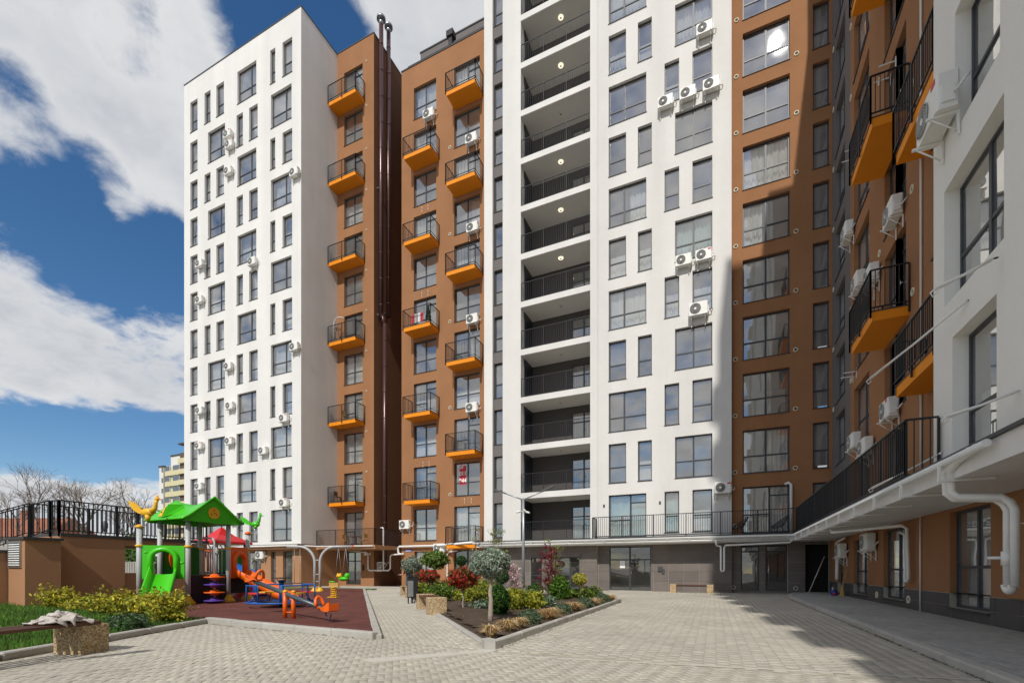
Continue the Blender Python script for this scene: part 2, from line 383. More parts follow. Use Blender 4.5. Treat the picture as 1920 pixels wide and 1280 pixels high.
def window(parent, u, zb, w, h, plane, lay, face='Y', depth=.16, cur='', glass='glass', sill=True, lit=False):
    """face 'Y': wall looks to -Y at Y=plane, u is its left X; face 'X': wall looks to -X at X=plane, u is its left (far) Y"""
    me, panes = _frame_mesh(w, h, lay)
    if face == 'Y': loc, rz = (u, plane+depth, zb), 0
    else: loc, rz = (plane+depth, u, zb), -math.pi/2
    o = link('door' if lay in ('D', 'DE', 'E', 'SD') else 'window', me, parent, loc, rz)
    for (x0, x1, z0, z1) in panes: link('pane', _pane_mesh(x1-x0, z1-z0, glass), o, (x0, .035, z0), WR.gauss(0, .004), False).rotation_euler.x = WR.gauss(0, .004)
    if sill: link('sill', _sill_mesh(w), o, (0, 0, 0), 0, False)
    for c in cur:
        if c == 'f': link('curtain', _curtain_mesh(w-.06, h-.1, 'curtain', WR.randrange(5)), o, (.03, .30, .05), 0, False)
        elif c == 't': link('curtain', _curtain_mesh(w-.06, h-.1, 'teal_curtain', WR.randrange(5)), o, (.03, .30, .05), 0, False)
        elif c == 'l': link('curtain', _curtain_mesh(w*.42, h-.1, 'curtain', WR.randrange(5)), o, (.04, .32, .05), 0, False)
        elif c == 'r': link('curtain', _curtain_mesh(w*.42, h-.1, 'curtain', WR.randrange(5)), o, (w*.55, .32, .05), 0, False)
        elif c == 'h': link('curtain', _curtain_mesh(w-.06, h*.62, 'curtain', WR.randrange(5)), o, (.03, .30, .05), 0, False)
        elif c == 'b': link('blind', _pane_mesh(w-.1, h*.55, 'blind'), o, (.05, .16, h*.43), 0, False)
        elif c == 'B': link('blind', _pane_mesh(w-.1, h*.9, 'blind'), o, (.05, .16, h*.08), 0, False)
        elif c == 'w': link('blind', _pane_mesh(w-.1, h*.5, 'curtain'), o, (.05, .16, h*.02), 0, False)
    if lay in ('D', 'DE', 'SD', 'E'):
        b = MB(); xh = (LAY[lay][0][0]*w+.09) if LAY[lay][0] else .09
        b.cyl((xh, -.05, .95), (xh, -.05, 1.12), .012, 6); b.box(xh-.01, xh+.01, -.05, .0, 1.02, 1.05)
        lpart('handle', b, 'steel', o)
    return o
def facadeY(mb, x0, x1, z0, z1, Y, holes, depth=.235, mi=0):
    hs = [h for h in holes if h[0] < x1-1e-3 and h[1] > x0+1e-3 and h[2] < z1-1e-3 and h[3] > z0+1e-3]
    xs = sorted({x0, x1, *[min(max(v, x0), x1) for h in hs for v in h[:2]]}); zs = sorted({z0, z1, *[min(max(v, z0), z1) for h in hs for v in h[2:4]]})
    for j in range(len(zs)-1):
        run = None
        for i in range(len(xs)-1):
            cx, cz = (xs[i]+xs[i+1])/2, (zs[j]+zs[j+1])/2
            ins = any(h[0] < cx < h[1] and h[2] < cz < h[3] for h in hs)
            if not ins and run is None: run = xs[i]
            if ins and run is not None: mb.quad((run, Y, zs[j]), (xs[i], Y, zs[j]), (xs[i], Y, zs[j+1]), (run, Y, zs[j+1]), mi); run = None
        if run is not None: mb.quad((run, Y, zs[j]), (xs[-1], Y, zs[j]), (xs[-1], Y, zs[j+1]), (run, Y, zs[j+1]), mi)
    for h in hs:
        a, b, c, d = max(h[0], x0), min(h[1], x1), max(h[2], z0), min(h[3], z1); D = h[4] if len(h) > 4 else depth
        mb.quad((a, Y, c), (a, Y, d), (a, Y+D, d), (a, Y+D, c), mi); mb.quad((b, Y+D, c), (b, Y+D, d), (b, Y, d), (b, Y, c), mi)
        mb.quad((a, Y, d), (b, Y, d), (b, Y+D, d), (a, Y+D, d), mi); mb.quad((a, Y+D, c), (b, Y+D, c), (b, Y, c), (a, Y, c), mi)
def facadeX(mb, y0, y1, z0, z1, X, holes, depth=.235, mi=0):
    """wall at X looking to -X; holes (ylo, yhi, zlo, zhi)"""
    t = MB(); facadeY(t, -y1, -y0, z0, z1, 0, [(-h[1], -h[0], *h[2:]) for h in holes], depth, mi)
    mb.add([(X+p[1], -p[0], p[2]) for p in t.v], t.f, mi)
def interior(parent, x0, x1, y, z_floors, deep=3.4, mat_='interior', axis='Y', walls=()):
    b = MB(); th = .26; zl, zh = z_floors[0], z_floors[-1]
    B = (lambda u0, u1, d0, d1, a, c: b.box(u0, u1, y+d0, y+d1, a, c)) if axis == 'Y' else (lambda u0, u1, d0, d1, a, c: b.box(y+d0, y+d1, u0, u1, a, c))
    B(x0, x1, deep, deep+.1, zl, zh)
    for z in z_floors: B(x0, x1, .24, deep, z-th, z)
    for x in walls: B(x-.06, x+.06, .24, deep, zl, zh)
    part('interior', b, mat_, parent)
def railing(parent, pts, h, posts=None, sp=.115, bal=.016, name='railing', z_gap=.08, mat_='rail_metal', posth=0.0):
    """top and bottom rail and posts as one part, the many thin bars as another"""
    a = MB(); c = MB(); P = [Vector(p) for p in pts]; U = Vector((0, 0, 1))
    for i in range(len(P)-1):
        p, q = P[i], P[i+1]; d = q-p; L = d.length; dn = d.normalized(); sd_ = dn.cross(U).normalized()
        def bar(s, e, wd, ht):
            vs = []
            for pt in (s, e):
                for (m_, n_) in ((-1, -1), (1, -1), (1, 1), (-1, 1)): vs.append(pt+sd_*wd/2*m_+U*ht/2*n_)
            return vs, [(0, 1, 5, 4), (1, 2, 6, 5), (2, 3, 7, 6), (3, 0, 4, 7), (3, 2, 1, 0), (4, 5, 6, 7)]
        a.add(*bar(p+U*h, q+U*h, .045, .035)); a.add(*bar(p+U*z_gap, q+U*z_gap, .035, .03))
        n = max(1, round(L/sp))
        for k in range(1, n):
            b0 = p+d*k/n; c.box(b0.x-bal/2, b0.x+bal/2, b0.y-bal/2, b0.y+bal/2, b0.z+z_gap+.015, b0.z+h-.017)
        npst = max(1, round(L/1.6))
        for k in range(npst+1):
            b0 = p+d*k/npst; a.box(b0.x-.022, b0.x+.022, b0.y-.022, b0.y+.022, b0.z-posth, b0.z+h-.018)
    r = part(name, a, mat_, parent) if parent.parent is None else link(name, a.mesh(name, mat_), parent, (0, 0, 0))
    k = link('baluster', c.mesh('baluster', mat_), r if parent.parent is None else parent, (0, 0, 0)); k['kind'] = 'stuff'; return r
def balconyY(parent, x0, x1, y0, y1, zb, th=.27, hr=1.22, over=.05, ends=(1, 1)):
    b = MB().box(x0, x1, y0, y1-.002, zb, zb+th); b.box(x0-.015, x1+.015, y0-.02, y1-.003, zb+th, zb+th+.035, 1)
    s = part('balcony', b, ['orange_paint', 'sill'], parent)
    zt = zb+th+.03; a, c = x0-over*ends[0]+.0, x1+over*ends[1]; pts = []
    if ends[0]: pts.append((a, y1-.03, zt))
    pts += [(a if ends[0] else x0+.03, y0-over, zt), (c if ends[1] else x1-.03, y0-over, zt)]
    if ends[1]: pts.append((c, y1-.03, zt))
    railing(s, pts, hr, posth=.22); return s
def balconyX(parent, X0, X1, y0, y1, zb, th=.27, hr=1.2, over=.05, close=True):
    b = MB().box(X0, X1-.002, y0, y1, zb, zb+th); b.box(X0-.02, X1-.003, y0-.015, y1+.015, zb+th, zb+th+.035, 1)
    s = part('balcony', b, ['orange_paint', 'sill'], parent); zt = zb+th+.03
    pts = [(X1-.03, y1+over, zt), (X0-over, y1+over, zt), (X0-over, y0-over, zt)]
    if close: pts.append((X1-.03, y0-over, zt))
    railing(s, pts, hr, posth=.22, bal=.02); return s
def ring_vent(parent, c, face='Y', r=.115, name='wall_vent', proud=.03):
    b = MB(); n = 18
    for (r0, r1, d, mi) in ((r*.66, r, proud, 0),):
        vs = []
        for k in range(n):
            a = 2*math.pi*k/n
            for rr, dd in ((r1, 0.001), (r1, d), (r0, d), (r0, .004)): vs.append((rr*math.cos(a), -dd, rr*math.sin(a)))
        fs = [(4*k+j, 4*((k+1) % n)+j, 4*((k+1) % n)+j+1, 4*k+j+1) for k in range(n) for j in range(3)]
        b.add(vs, fs, 0, True)
    b.add([(r*.68*math.cos(2*math.pi*k/n), -.006, r*.68*math.sin(2*math.pi*k/n)) for k in range(n)], [tuple(range(n))], 1)
    o = link(name, b.mesh(name, ['vent_ring', 'vent_mesh']), parent, c, 0 if face == 'Y' else -math.pi/2); return o
def panels(parent, u0, u1, z0, z1, plane, holes, pw, ph, mat_, face='Y', th=.014, gap=.012, name='wall_tile'):
    """cladding tiles, each its own piece"""
    cache = {}; nu = max(1, round((u1-u0)/pw)); pw = (u1-u0)/nu; nz_ = max(1, round((z1-z0)/ph)); ph = (z1-z0)/nz_
    for i in range(nu):
        for j in range(nz_):
            a, b_, c, d = u0+i*pw+gap/2, u0+(i+1)*pw-gap/2, z0+j*ph+gap/2, z0+(j+1)*ph-gap/2
            rects = [(a, b_, c, d)]
            for h in holes:
                nr = []
                for (p, q, r_, s_) in rects:
                    if h[0] >= q or h[1] <= p or h[2] >= s_ or h[3] <= r_: nr.append((p, q, r_, s_)); continue
                    if h[0] > p+.02: nr.append((p, h[0]-.004, r_, s_))
                    if h[1] < q-.02: nr.append((h[1]+.004, q, r_, s_))
                    lo, hi = max(p, h[0]), min(q, h[1])
                    if h[3] < s_-.02: nr.append((lo, hi, h[3]+.004, s_))
                    if h[2] > r_+.02: nr.append((lo, hi, r_, h[2]-.004))
                rects = nr
            for (p, q, r_, s_) in rects:
                if q-p < .03 or s_-r_ < .03: continue
                k = (round(q-p, 3), round(s_-r_, 3))
                if k not in cache: cache[k] = MB().box(0, k[0], -th, .0, 0, k[1]).mesh(name, mat_)
                if face == 'Y': link(name, cache[k], parent, (p, plane-.002, r_))
                else: link(name, cache[k], parent, (plane-.002, -p, r_), -math.pi/2)

ORD = ['ground', 'first', 'second', 'third', 'fourth', 'fifth', 'sixth', 'seventh', 'eighth', 'ninth', 'tenth', 'eleventh', 'twelfth', 'thirteenth']
# ------------------------------------------------------------------ ground and setting surfaces
struct('ground', MB().box(-420, 420, -420, 420, -1.0, -.03), 'ground')
b = MB().box(-30, 9.0, -14, 28, -.03, -.012); struct('bedding_layer', b, 'mortar')

# ------------------------------------------------------------------ left tower: white front and brown bay
YA, YB = 24.5, 28.0
T = thing('apartment_tower', 'tall white apartment tower with a brown side bay, left of the flue gap', 'apartment building', (-34.5, 32, 0))
def tA(k): return 5.72+3.1*(k-1) if k <= 10 else {11: 36.92, 12: 40.3}[k]
def bA(k): return 3.41+3.1*(k-1) if k <= 10 else {11: 34.38, 12: 37.75}[k]
holes = []; wins = []
for k in range(1, 13):
    L = [(-40.45, -39.5, 'S')]; even = k % 2 == 0
    L += [(-38.6, -37.84, 'S'), (-37.12, -36.18, 'S')] if even else [(-38.16, -36.05, 'LA')]
    L += [(-34.58, -32.42, 'LA')] if even else [(-34.68, -33.94, 'S'), (-33.23, -32.27, 'S')]
    L += [(-30.9, -30.36, 'S'), (-29.6, -28.6, 'S')] if even else [(-30.83, -28.66, 'LA')]
    for (a, c, l) in L: holes.append((a, c, bA(k), tA(k))); wins.append((a, c, k, l))
gfA = [(-30.84, -30.3, .2, 2.6, 'S'), (-29.56, -28.58, .2, 2.62, 'SD'), (-33.6, -31.9, .2, 2.6, 'G'), (-37.6, -36.0, .2, 2.6, 'G'), (-40.4, -39.3, .2, 2.6, 'S')]
b = MB(); facadeY(b, -41.27, -27.7, 3.14, 42.05, YA, holes); b.quad((-27.7, YA, 3.14), (-27.7, 40, 3.14), (-27.7, 40, 42.05), (-27.7, YA, 42.05))
b.quad((-41.27, 40, 3.14), (-41.27, YA, 3.14), (-41.27, YA, 42.05), (-41.27, 40, 42.05)); b.quad((-27.7, 40, 3.14), (-41.27, 40, 3.14), (-41.27, 40, 42.05), (-27.7, 40, 42.05))
part('white_wall', b, 'white_plaster', T)
b = MB().box(-41.3, -27.67, YA-.03, 40.03, 42.05, 42.13); part('roof_edge', b, 'sill', T)
b = MB(); facadeY(b, -41.27, -27.7, 0, 3.135, YA, [(*g[:4],) for g in gfA]); b.quad((-27.7, YA, 0), (-27.7, YB, 0), (-27.7, YB, 3.135), (-27.7, YA, 3.135)); b.quad((-41.27, 40, 0), (-41.27, YA, 0), (-41.27, YA, 3.135), (-41.27, 40, 3.135))
part('ground_floor_wall', b, 'tan_plaster', T)
CURA = {(5, 'c4'): 'f', (9, 'c4'): 'f', (3, 'c4'): 'f', (2, 'c3'): 'f', (4, 'c4'): 'f'}
for (a, c, k, l) in wins:
    rr = WR.random(); col = 'c4' if a > -31 else 'c3' if a > -35 else 'c2' if a > -39 else 'c1'
    cur = CURA.get((k, col), '')
    if not cur: cur = ('b' if rr < .12 else 'h' if rr < .2 else 'w' if rr < .27 else '') if k >= 6 and rr < .88 else 'b' if rr < .35 else 'w' if rr < .5 else 'h' if rr < .62 else 'r' if rr < .72 else 'f' if rr > .86 else ''
    window(T, a, bA(k), c-a, tA(k)-bA(k), YA, l, cur=cur)
for g in gfA: window(T, g[0], g[2], g[1]-g[0], g[3]-g[2], YA, g[4], cur='B' if WR.random() < .5 else '')
interior(T, -41.1, -27.8, YA, [.15]+[3.2+3.1*i for i in range(11)]+[37.5, 41], walls=(-39.1, -35.5, -31.5))
# the floor band with its gutter over the ground floor
b = MB().box(-41.5, -27.5, YA-.5, YA-.004, 2.76, 3.06); b.box(-41.55, -27.45, YA-.55, YA-.004, 3.06, 3.12, 1)
part('floor_band', b, ['tan_plaster', 'concrete'], T)
# brown bay
def tB(k): return 5.72+3.09*(k-1) if k <= 9 else {10: 33.58, 11: 36.9, 12: 40.3}[k]
holes = []; hb = []
for k in range(1, 13):
    dr = k % 2 == 0 or k == 1; zb = (3.24+3.09*(k-1) if dr else tB(k)-2.34) if k < 12 else 37.5
    hb.append((-27.0, -25.14, zb, tB(k), 'D' if dr else 'L', k))
bd = (-26.79, -25.32, .1, 2.72)
b = MB(); facadeY(b, -27.7, -24.04, 3.0, 42.1, YB, [h[:4] for h in hb]); facadeY(b, -27.7, -24.04, 0, 3.0, YB, [bd])
part('brown_wall', b, 'brown_plaster', T)
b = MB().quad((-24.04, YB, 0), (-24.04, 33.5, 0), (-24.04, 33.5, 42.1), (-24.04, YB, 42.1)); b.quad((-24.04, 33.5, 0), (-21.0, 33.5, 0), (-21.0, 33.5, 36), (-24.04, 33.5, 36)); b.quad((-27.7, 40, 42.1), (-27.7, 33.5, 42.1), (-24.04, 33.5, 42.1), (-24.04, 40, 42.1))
part('gap_wall', b, 'shaded_brown_plaster', T)
part('bay_roof_edge', MB().box(-27.72, -24.01, YB-.03, 33.5, 42.1, 42.17), 'sill', T)
for h in hb:
    k = h[5]; cur = {12: 'r', 9: 'h', 5: 'f', 4: 'f', 2: 'f', 3: 'h', 10: ''}.get(k, '')
    window(T, h[0], h[2], h[1]-h[0], h[3]-h[2], YB, h[4], cur=cur)
    ring_vent(T, (-24.75, YB, tB(k)-.02), r=.07)
    if k % 2 == 0: balconyY(T, -27.68, -24.95, 27.04, YB, 6.13+3.1*(k-2), ends=(0, 1), hr=1.2)
interior(T, -27.6, -24.1, YB, [.1]+[3.2+3.1*i for i in range(11)]+[37.4, 41], deep=3.0)
# terrace over the entrance of the bay, its door below
b = MB().box(-27.69, -22.1, 25.85, 27.996, 2.74, 3.0); b.box(-24.03, -22.1, 28.0, 28.42, 2.74, 3.0)
s = part('terrace_slab', b, 'tan_plaster', T)
railing(T, [(-27.66, 25.9, 3.0), (-22.15, 25.9, 3.0), (-22.15, 28.4, 3.0)], 1.18, name='terrace_railing')
o = window(T, bd[0], bd[2], bd[1]-bd[0], bd[3]-bd[2], YB, 'E', glass='door_glass', sill=False)
part('door_plate', MB().box(-26.35, -26.05, YB+.12, YB+.135, 1.45, 1.85), 'white_print', T)
part('name_plate', MB().box(-25.0, -24.34, YB-.03, YB-.004, 2.36, 2.56), 'pvc', T)
part('intercom', MB().box(-25.15, -24.97, YB-.06, YB-.004, 1.2, 1.62, 0, .02), 'rail_metal', T)
# white drain pipes of the bay
b = MB(); b.tube([(-26.5, 27.9, 2.72), (-24.65, 27.9, 2.6), (-24.5, 27.9, 2.5), (-24.5, 27.9, 1.3), (-24.4, 27.9, 1.2), (-22.6, 27.95, 1.2), (-22.45, 27.95, 1.35), (-22.45, 27.95, 2.25), (-22.3, 27.95, 2.37), (-21.6, 28.2, 2.4)], .055, 8)
b.tube([(-23.05, 27.9, 1.2), (-23.05, 27.9, 4.3), (-23.15, 27.95, 4.42), (-23.5, 28.1, 4.42)], .05, 8)
part('drain_pipe', b, 'pvc', T)
b = MB().tube([(-41.4, YA-.62, 2.98), (-27.6, YA-.62, 2.98)], .055, 8); b.tube([(-27.6, YA-.62, 2.98), (-27.35, 25.6, 2.98), (-22.2, 25.78, 2.92)], .055, 8)
part('gutter_pipe', b, 'pvc', T)

# flues standing in the gap
F = thing('flue_pipe', 'long polished brown flue with a steel cap, tallest of the pipes in the dark gap', 'flue pipe', (-23.72, 28.45, 20.5), group='flue pipes in the gap')
b = MB().cyl((0, 0, 0), (0, 0, 22.55), .17, 18)
for z in range(1, 22, 2): b.tube([(0, 0, z), (0, 0, z+.06)], .182, 18)
lpart('pipe', b, 'flue', F); lpart('cap', MB().cyl((0, 0, 22.55), (0, 0, 22.95), .17, 18).cyl((0, 0, 22.93), (0, 0, 23.08), .34, 18), 'zinc', F)
lpart('bracket', MB().box(-.31, -.05, -.12, .12, .3, .36).box(-.31, -.05, -.12, .12, 10, 10.06), 'zinc', F)
F = thing('flue_pipe', 'second brown flue, behind and right of the tallest one in the dark gap', 'flue pipe', (-23.66, 29.25, 21.0), group='flue pipes in the gap')
b = MB().cyl((0, 0, 0), (0, 0, 22.3), .16, 18)
for z in range(1, 22, 2): b.tube([(0, 0, z), (0, 0, z+.06)], .172, 18)
lpart('pipe', b, 'flue', F); lpart('cap', MB().cyl((0, 0, 22.3), (0, 0, 22.65), .16, 18).cyl((0, 0, 22.63), (0, 0, 22.78), .32, 18), 'zinc', F)
lpart('bracket', MB().box(-.36, -.05, -.12, .12, .3, .36), 'zinc', F)
F = thing('flue_pipe', 'lower brown flue running from the elbow down to the steel wall bracket', 'flue pipe', (-23.5, 28.62, 1.85), group='flue pipes in the gap')
b = MB().cyl((0, 0, 0), (0, 0, 18.3), .17, 18)
for z in range(1, 18, 2): b.tube([(0, 0, z), (0, 0, z+.06)], .182, 18)
b.tube([(0, 0, 18.3), (-.1, -.05, 18.6), (-.2, -.15, 18.9)], .17, 18)
lpart('pipe', b, 'flue', F); lpart('bracket', MB().box(-.53, .22, -.3, -.26, -.06, 0).box(-.53, .22, .2, .24, -.06, 0).box(-.53, -.49, -.3, .24, -.75, 0).tube([(-.5, -.28, -.7), (.18, -.28, -.05)], .025, 6).tube([(-.5, .22, -.7), (.18, .22, -.05)], .025, 6), 'pvc', F)
lpart('cap', MB().cyl((0, 0, -.2), (0, 0, 0), .17, 14), 'zinc', F)

# ------------------------------------------------------------------ brown block in the middle
YD = 28.46
T = thing('apartment_block', 'brown apartment block with two columns of windows and orange balconies, beside the dark gap', 'apartment building', (-18.2, 34, 0))
def tD(k): return 5.72+3.087*(k-1) if k <= 10 else 36.88
hd = []
for k in range(1, 12):
    dr = k % 2 == 0; zb = 3.24+3.087*(k-1) if dr else tD(k)-2.34
    hd.append((-20.7, -18.73, zb, tD(k), 'D' if dr else 'L', k, 1))
    dr = k % 2 == 1; zb = 3.24+3.087*(k-1) if dr else tD(k)-2.34
    hd.append((-17.22, -15.16, zb, tD(k), 'D' if dr else 'L', k, 2))
gfD = [(-20.65, -18.8, .25, 2.6, 'L'), (-17.26, -15.18, .12, 2.63, 'E')]
b = MB(); facadeY(b, -21.8, -14.48, 0, 38.55, YD, [h[:4] for h in hd]+[g[:4] for g in gfD])
b.quad((-21.8, 40, 0), (-21.8, YD, 0), (-21.8, YD, 38.55), (-21.8, 40, 38.55)); b.quad((-21.8, YD, 38.5), (-14.4, YD, 38.5), (-14.4, 40, 38.5), (-21.8, 40, 38.5))
part('brown_wall', b, 'brown_plaster', T)
part('roof_edge', MB().box(-21.84, -14.47, YD-.04, YD+.3, 38.55, 38.63).box(-21.84, -21.5, YD+.3, 40, 38.55, 38.63), 'sill', T)
railing(T, [(-21.4, YD+.25, 38.6), (-14.6, YD+.25, 38.6)], .42, sp=.5, name='roof_railing', z_gap=.15)
b = MB().box(-21.6, -14.42, 30.6, 38, 38.5, 42.05); b.box(-15.0, -14.42, 29.6, 30.6, 38.5, 46)
part('penthouse_wall', b, 'grey_plaster', T); part('penthouse_roof_edge', MB().box(-21.65, -15.02, 30.55, 38, 42.05, 42.15), 'sill', T)
b = MB().box(-17.9, -17.6, 28.75, 29.05, 38.65, 39.7).box(-18.02, -17.48, 28.65, 29.15, 39.7, 40.1); part('roof_cowl', b, 'rail_metal', T)
CURD = {(11, 1): 'f', (10, 1): 'f', (9, 1): '', (8, 1): 'f', (7, 1): '', (6, 1): 'h', (4, 1): 'w', (3, 1): 'w', (2, 1): '', (1, 1): 'w', (11, 2): 'f', (9, 2): 'f', (8, 2): 'r', (7, 2): 'h', (5, 2): 'r', (4, 2): 'w', (3, 2): '', (1, 2): 'f'}
for h in hd:
    window(T, h[0], h[2], h[1]-h[0], h[3]-h[2], YD, h[4], cur=CURD.get((h[5], h[6]), ''))
    if h[4] == 'D':
        z = 9.04+3.1*(h[5]-3)
        if h[6] == 2 and h[5] > 1: balconyY(T, -17.16, -14.95, 27.34, YD, z)
        if h[6] == 1: balconyY(T, -20.74, -18.5, 27.34, YD, z)
s = part('balcony', MB().box(-17.16, -14.95, 27.34, YD-.002, 2.72, 2.96).box(-17.18, -14.93, 27.32, YD-.003, 2.96, 3.0, 1), ['orange_paint', 'sill'], T)
railing(s, [(-17.2, YD-.03, 3.0), (-17.2, 27.3, 3.0), (-14.9, 27.3, 3.0), (-14.9, YD-.03, 3.0)], 1.2)
for g in gfD: window(T, g[0], g[2], g[1]-g[0], g[3]-g[2], YD, g[4], cur='B' if g[4] == 'L' else '', glass='glass' if g[4] == 'L' else 'door_glass')
for z in (31.36, 25.17, 18.94, 12.8, 6.61): ring_vent(T, (-17.56, YD, z))
interior(T, -21.7, -14.5, YD, [.1]+[3.2+3.09*i for i in range(12)], walls=(-18.0,))
b = MB().tube([(-21.5, YD-.1, 2.42), (-21.85, YD-.15, 2.42), (-21.97, YD-.18, 2.52), (-21.97, YD-.2, 2.86), (-21.85, YD-.22, 2.98), (-18.7, YD-.22, 2.98), (-14.6, 26.62, 3.04)], .08, 10)
b.tube([(-16.9, YD-.08, 2.6), (-17.6, YD-.08, 2.5), (-17.75, YD-.08, 2.35), (-17.75, YD-.08, .62), (-17.65, YD-.08, .5), (-17.55, YD-.08, .62), (-17.55, YD-.08, 1.1)], .05, 8)
part('drain_pipe', b, 'pvc', T)
# number plate of the street by the corner: a blue plate with a white line of small lettering
P = thing('street_plate', 'small blue street name plate on the brown wall under the white pipe', 'sign', (-21.16, YD, 2.68))
lpart('plate', MB().box(-.33, .33, -.02, -.003, -.09, .09, 0), 'blue_print', P)
b = MB()
for (x0, x1) in ((-.26, -.13), (-.10, .04), (.07, .19), (.22, .25)): b.box(x0, x1, -.024, -.0205, -.045, .02)
lpart('lettering', b, 'white_print', P)
# phone number poster in a window
P = thing('phone_poster', 'red poster with the white number 079 011 944 in a window', 'poster', (-16.62, YD+.185, 8.05))
lpart('sheet', MB().box(-.27, .27, -.006, 0, -.78, .78), 'red_print', P)
for i, t in enumerate(('079', '011', '944')):
    cu = bpy.data.curves.new('number', 'FONT'); cu.body = t; cu.size = .40; cu.align_x = 'CENTER'; cu.align_y = 'CENTER'; cu.extrude = .002; cu.offset = .012; tmp = bpy.data.objects.new('number', cu); COL.objects.link(tmp); me = bpy.data.meshes.new_from_object(tmp.evaluated_get(bpy.context.evaluated_depsgraph_get())); bpy.data.objects.remove(tmp)
    me.name = 'number'; me.materials.clear(); me.materials.append(MAT['white_print']); o = lpart('number', me, None, P, None, (0, -.010, .50-i*.50)); o.rotation_euler = (R(90), 0, 0)

# ------------------------------------------------------------------ white middle block with loggias, and its brown wing
YE, YF = 27.8, 28.1; HE = 46.0
T = thing('apartment_tower', 'tall white apartment tower with stacked dark loggias and a brown wing at its right', 'apartment building', (-5, 36, 0))
b = MB(); RX = (-13.85, -13.1); LX = (-11.8, -7.2)
lz = [(3.1+.0, 5.85)]+[(6.22+3.105*(j), 5.85+3.105*(j+1)) for j in range(0, 12)]
holesW = [(RX[0], RX[1], 3.1, HE-1, .14)]+[(LX[0], LX[1], a, c, 2.0) for (a, c) in lz]
hE = []
def tE(k): return 5.70+3.056*(k-1)
for k in range(1, 13):
    odd = k % 2 == 1; t = tE(k); z0 = t-2.33
    if odd: hE.append((-6.07, -3.88, 3.2 if k == 1 else z0, t, 'DE' if k == 1 else 'LE', k, 'L'))
    else: hE += [(-6.07, -5.04, z0, t, 'S', k, 'La'), (-4.36, -3.57, z0, t, 'S', k, 'Lb')]
    if not odd: hE.append((-2.3, -.36, z0, t, 'L', k, 'R'))
    else: hE += [(-2.87, -2.08, z0, t, 'S', k, 'Ra'), (-1.38, -.36, z0, t, 'S', k, 'Rb')]
facadeY(b, -14.48, -6.73, 3.1, HE, YE, holesW); facadeY(b, -6.705, .60, 3.1, HE, YE, [h[:4] for h in hE])
b.quad((-6.73, YE, 3.1), (-6.73, YE+.05, 3.1), (-6.73, YE+.05, HE), (-6.73, YE, HE)); b.quad((-6.705, YE+.05, 3.1), (-6.705, YE, 3.1), (-6.705, YE, HE), (-6.705, YE+.05, HE)); b.quad((-6.73, YE+.05, 3.1), (-6.705, YE+.05, 3.1), (-6.705, YE+.05, HE), (-6.73, YE+.05, HE))
b.quad((.60, YE, 3.1), (.60, YF+.1, 3.1), (.60, YF+.1, HE), (.60, YE, HE)); b.quad((-14.48, 40, 3.1), (-14.48, YE, 3.1), (-14.48, YE, HE), (-14.48, 40, HE))
part('white_wall', b, 'white_plaster', T)
part('roof_slab', MB().box(-14.48, 5.2, YF+.1, 40, HE-.3, HE), 'sill', T)
# grey strip with slim windows
hs_ = [(-13.8, -13.15, 5.70+3.11*(k-1)-2.31, 5.70+3.11*(k-1)) for k in range(1, 13)]
b = MB(); facadeY(b, RX[0], RX[1], 3.1, HE-1, YE+.14, hs_); part('grey_strip', b, 'grey_plaster', T)
for i, h in enumerate(hs_): window(T, h[0], h[2], h[1]-h[0], h[3]-h[2], YE+.14, 'S', cur='')
# loggias: back wall, door, side, lamp, railing
b = MB(); hl = [(-8.95, -7.32, a+.1, a+2.32) for (a, c) in lz]
facadeY(b, LX[0], LX[1], 3.1, 44, YE+1.95, hl, .2); part('loggia_wall', b, 'charcoal_plaster', T)
for (a, c) in lz: part('loggia_screen', MB().box(LX[0]+.003, LX[0]+.06, YE+.55, YE+1.9, a+.02, c-.03), 'dark_door', T)
for (a, c) in lz: part('loggia_ceiling', MB().box(LX[0]+.002, LX[1]-.002, YE+.06, YE+1.93, c-.022, c-.004), 'soffit', T)
for i, (a, c) in enumerate(lz):
    window(T, -8.95, a+.1, 1.63, 2.22, YE+1.95, 'E', depth=.06, glass='glass', sill=False, cur='r' if i % 3 == 1 else '')
    railing(T, [(LX[0]+.02, YE+.08, a), (LX[1]-.02, YE+.08, a)], 1.24, name='loggia_railing', sp=.125)
    lit = i in (5, 6, 7, 9, 10)
    l = link('ceiling_lamp', MB().lathe([(.15, -.05), (.17, -.02), (.17, -.001)], 0, 0, 16).mesh('ceiling_lamp', 'lamp_glow' if lit else 'lamp_off'), T, (-9.35, YE+.85, c-.022))
    link('lamp_hub', MB().lathe([(.055, -.062), (.055, -.051)], 0, 0, 10).mesh('lamp_hub', 'ac_dark'), l, (-9.35, YE+.85, c-.022))
CE = {(1, 'L'): 't', (1, 'Ra'): 't', (1, 'Rb'): 'w', (5, 'L'): 'f', (6, 'La'): 'h', (6, 'Lb'): 'h', (5, 'Ra'): 'h', (5, 'Rb'): 'h', (6, 'R'): 't', (10, 'La'): 'h', (10, 'Lb'): 'w', (11, 'L'): 'f', (10, 'R'): 'f', (11, 'Ra'): 'w', (9, 'L'): '', (7, 'L'): 'r', (3, 'L'): '', (4, 'La'): 'b', (9, 'Ra'): 'w', (2, 'Lb'): 'w'}
for h in hE: window(T, h[0], h[2], h[1]-h[0], h[3]-h[2], YE, h[4], cur=CE.get((h[5], h[6]), ''))
interior(T, -14.4, -11.86, YE+.05, [.1]+[3.15+3.11*i for i in range(14)], deep=5.0)
interior(T, -7.14, .5, YE, [.1]+[3.15+3.06*i for i in range(14)], deep=5.0, walls=(-3.2,))
interior(T, -11.75, -7.2, YE+1.97, [.1]+[3.1+3.105*i for i in range(14)], deep=3.0)
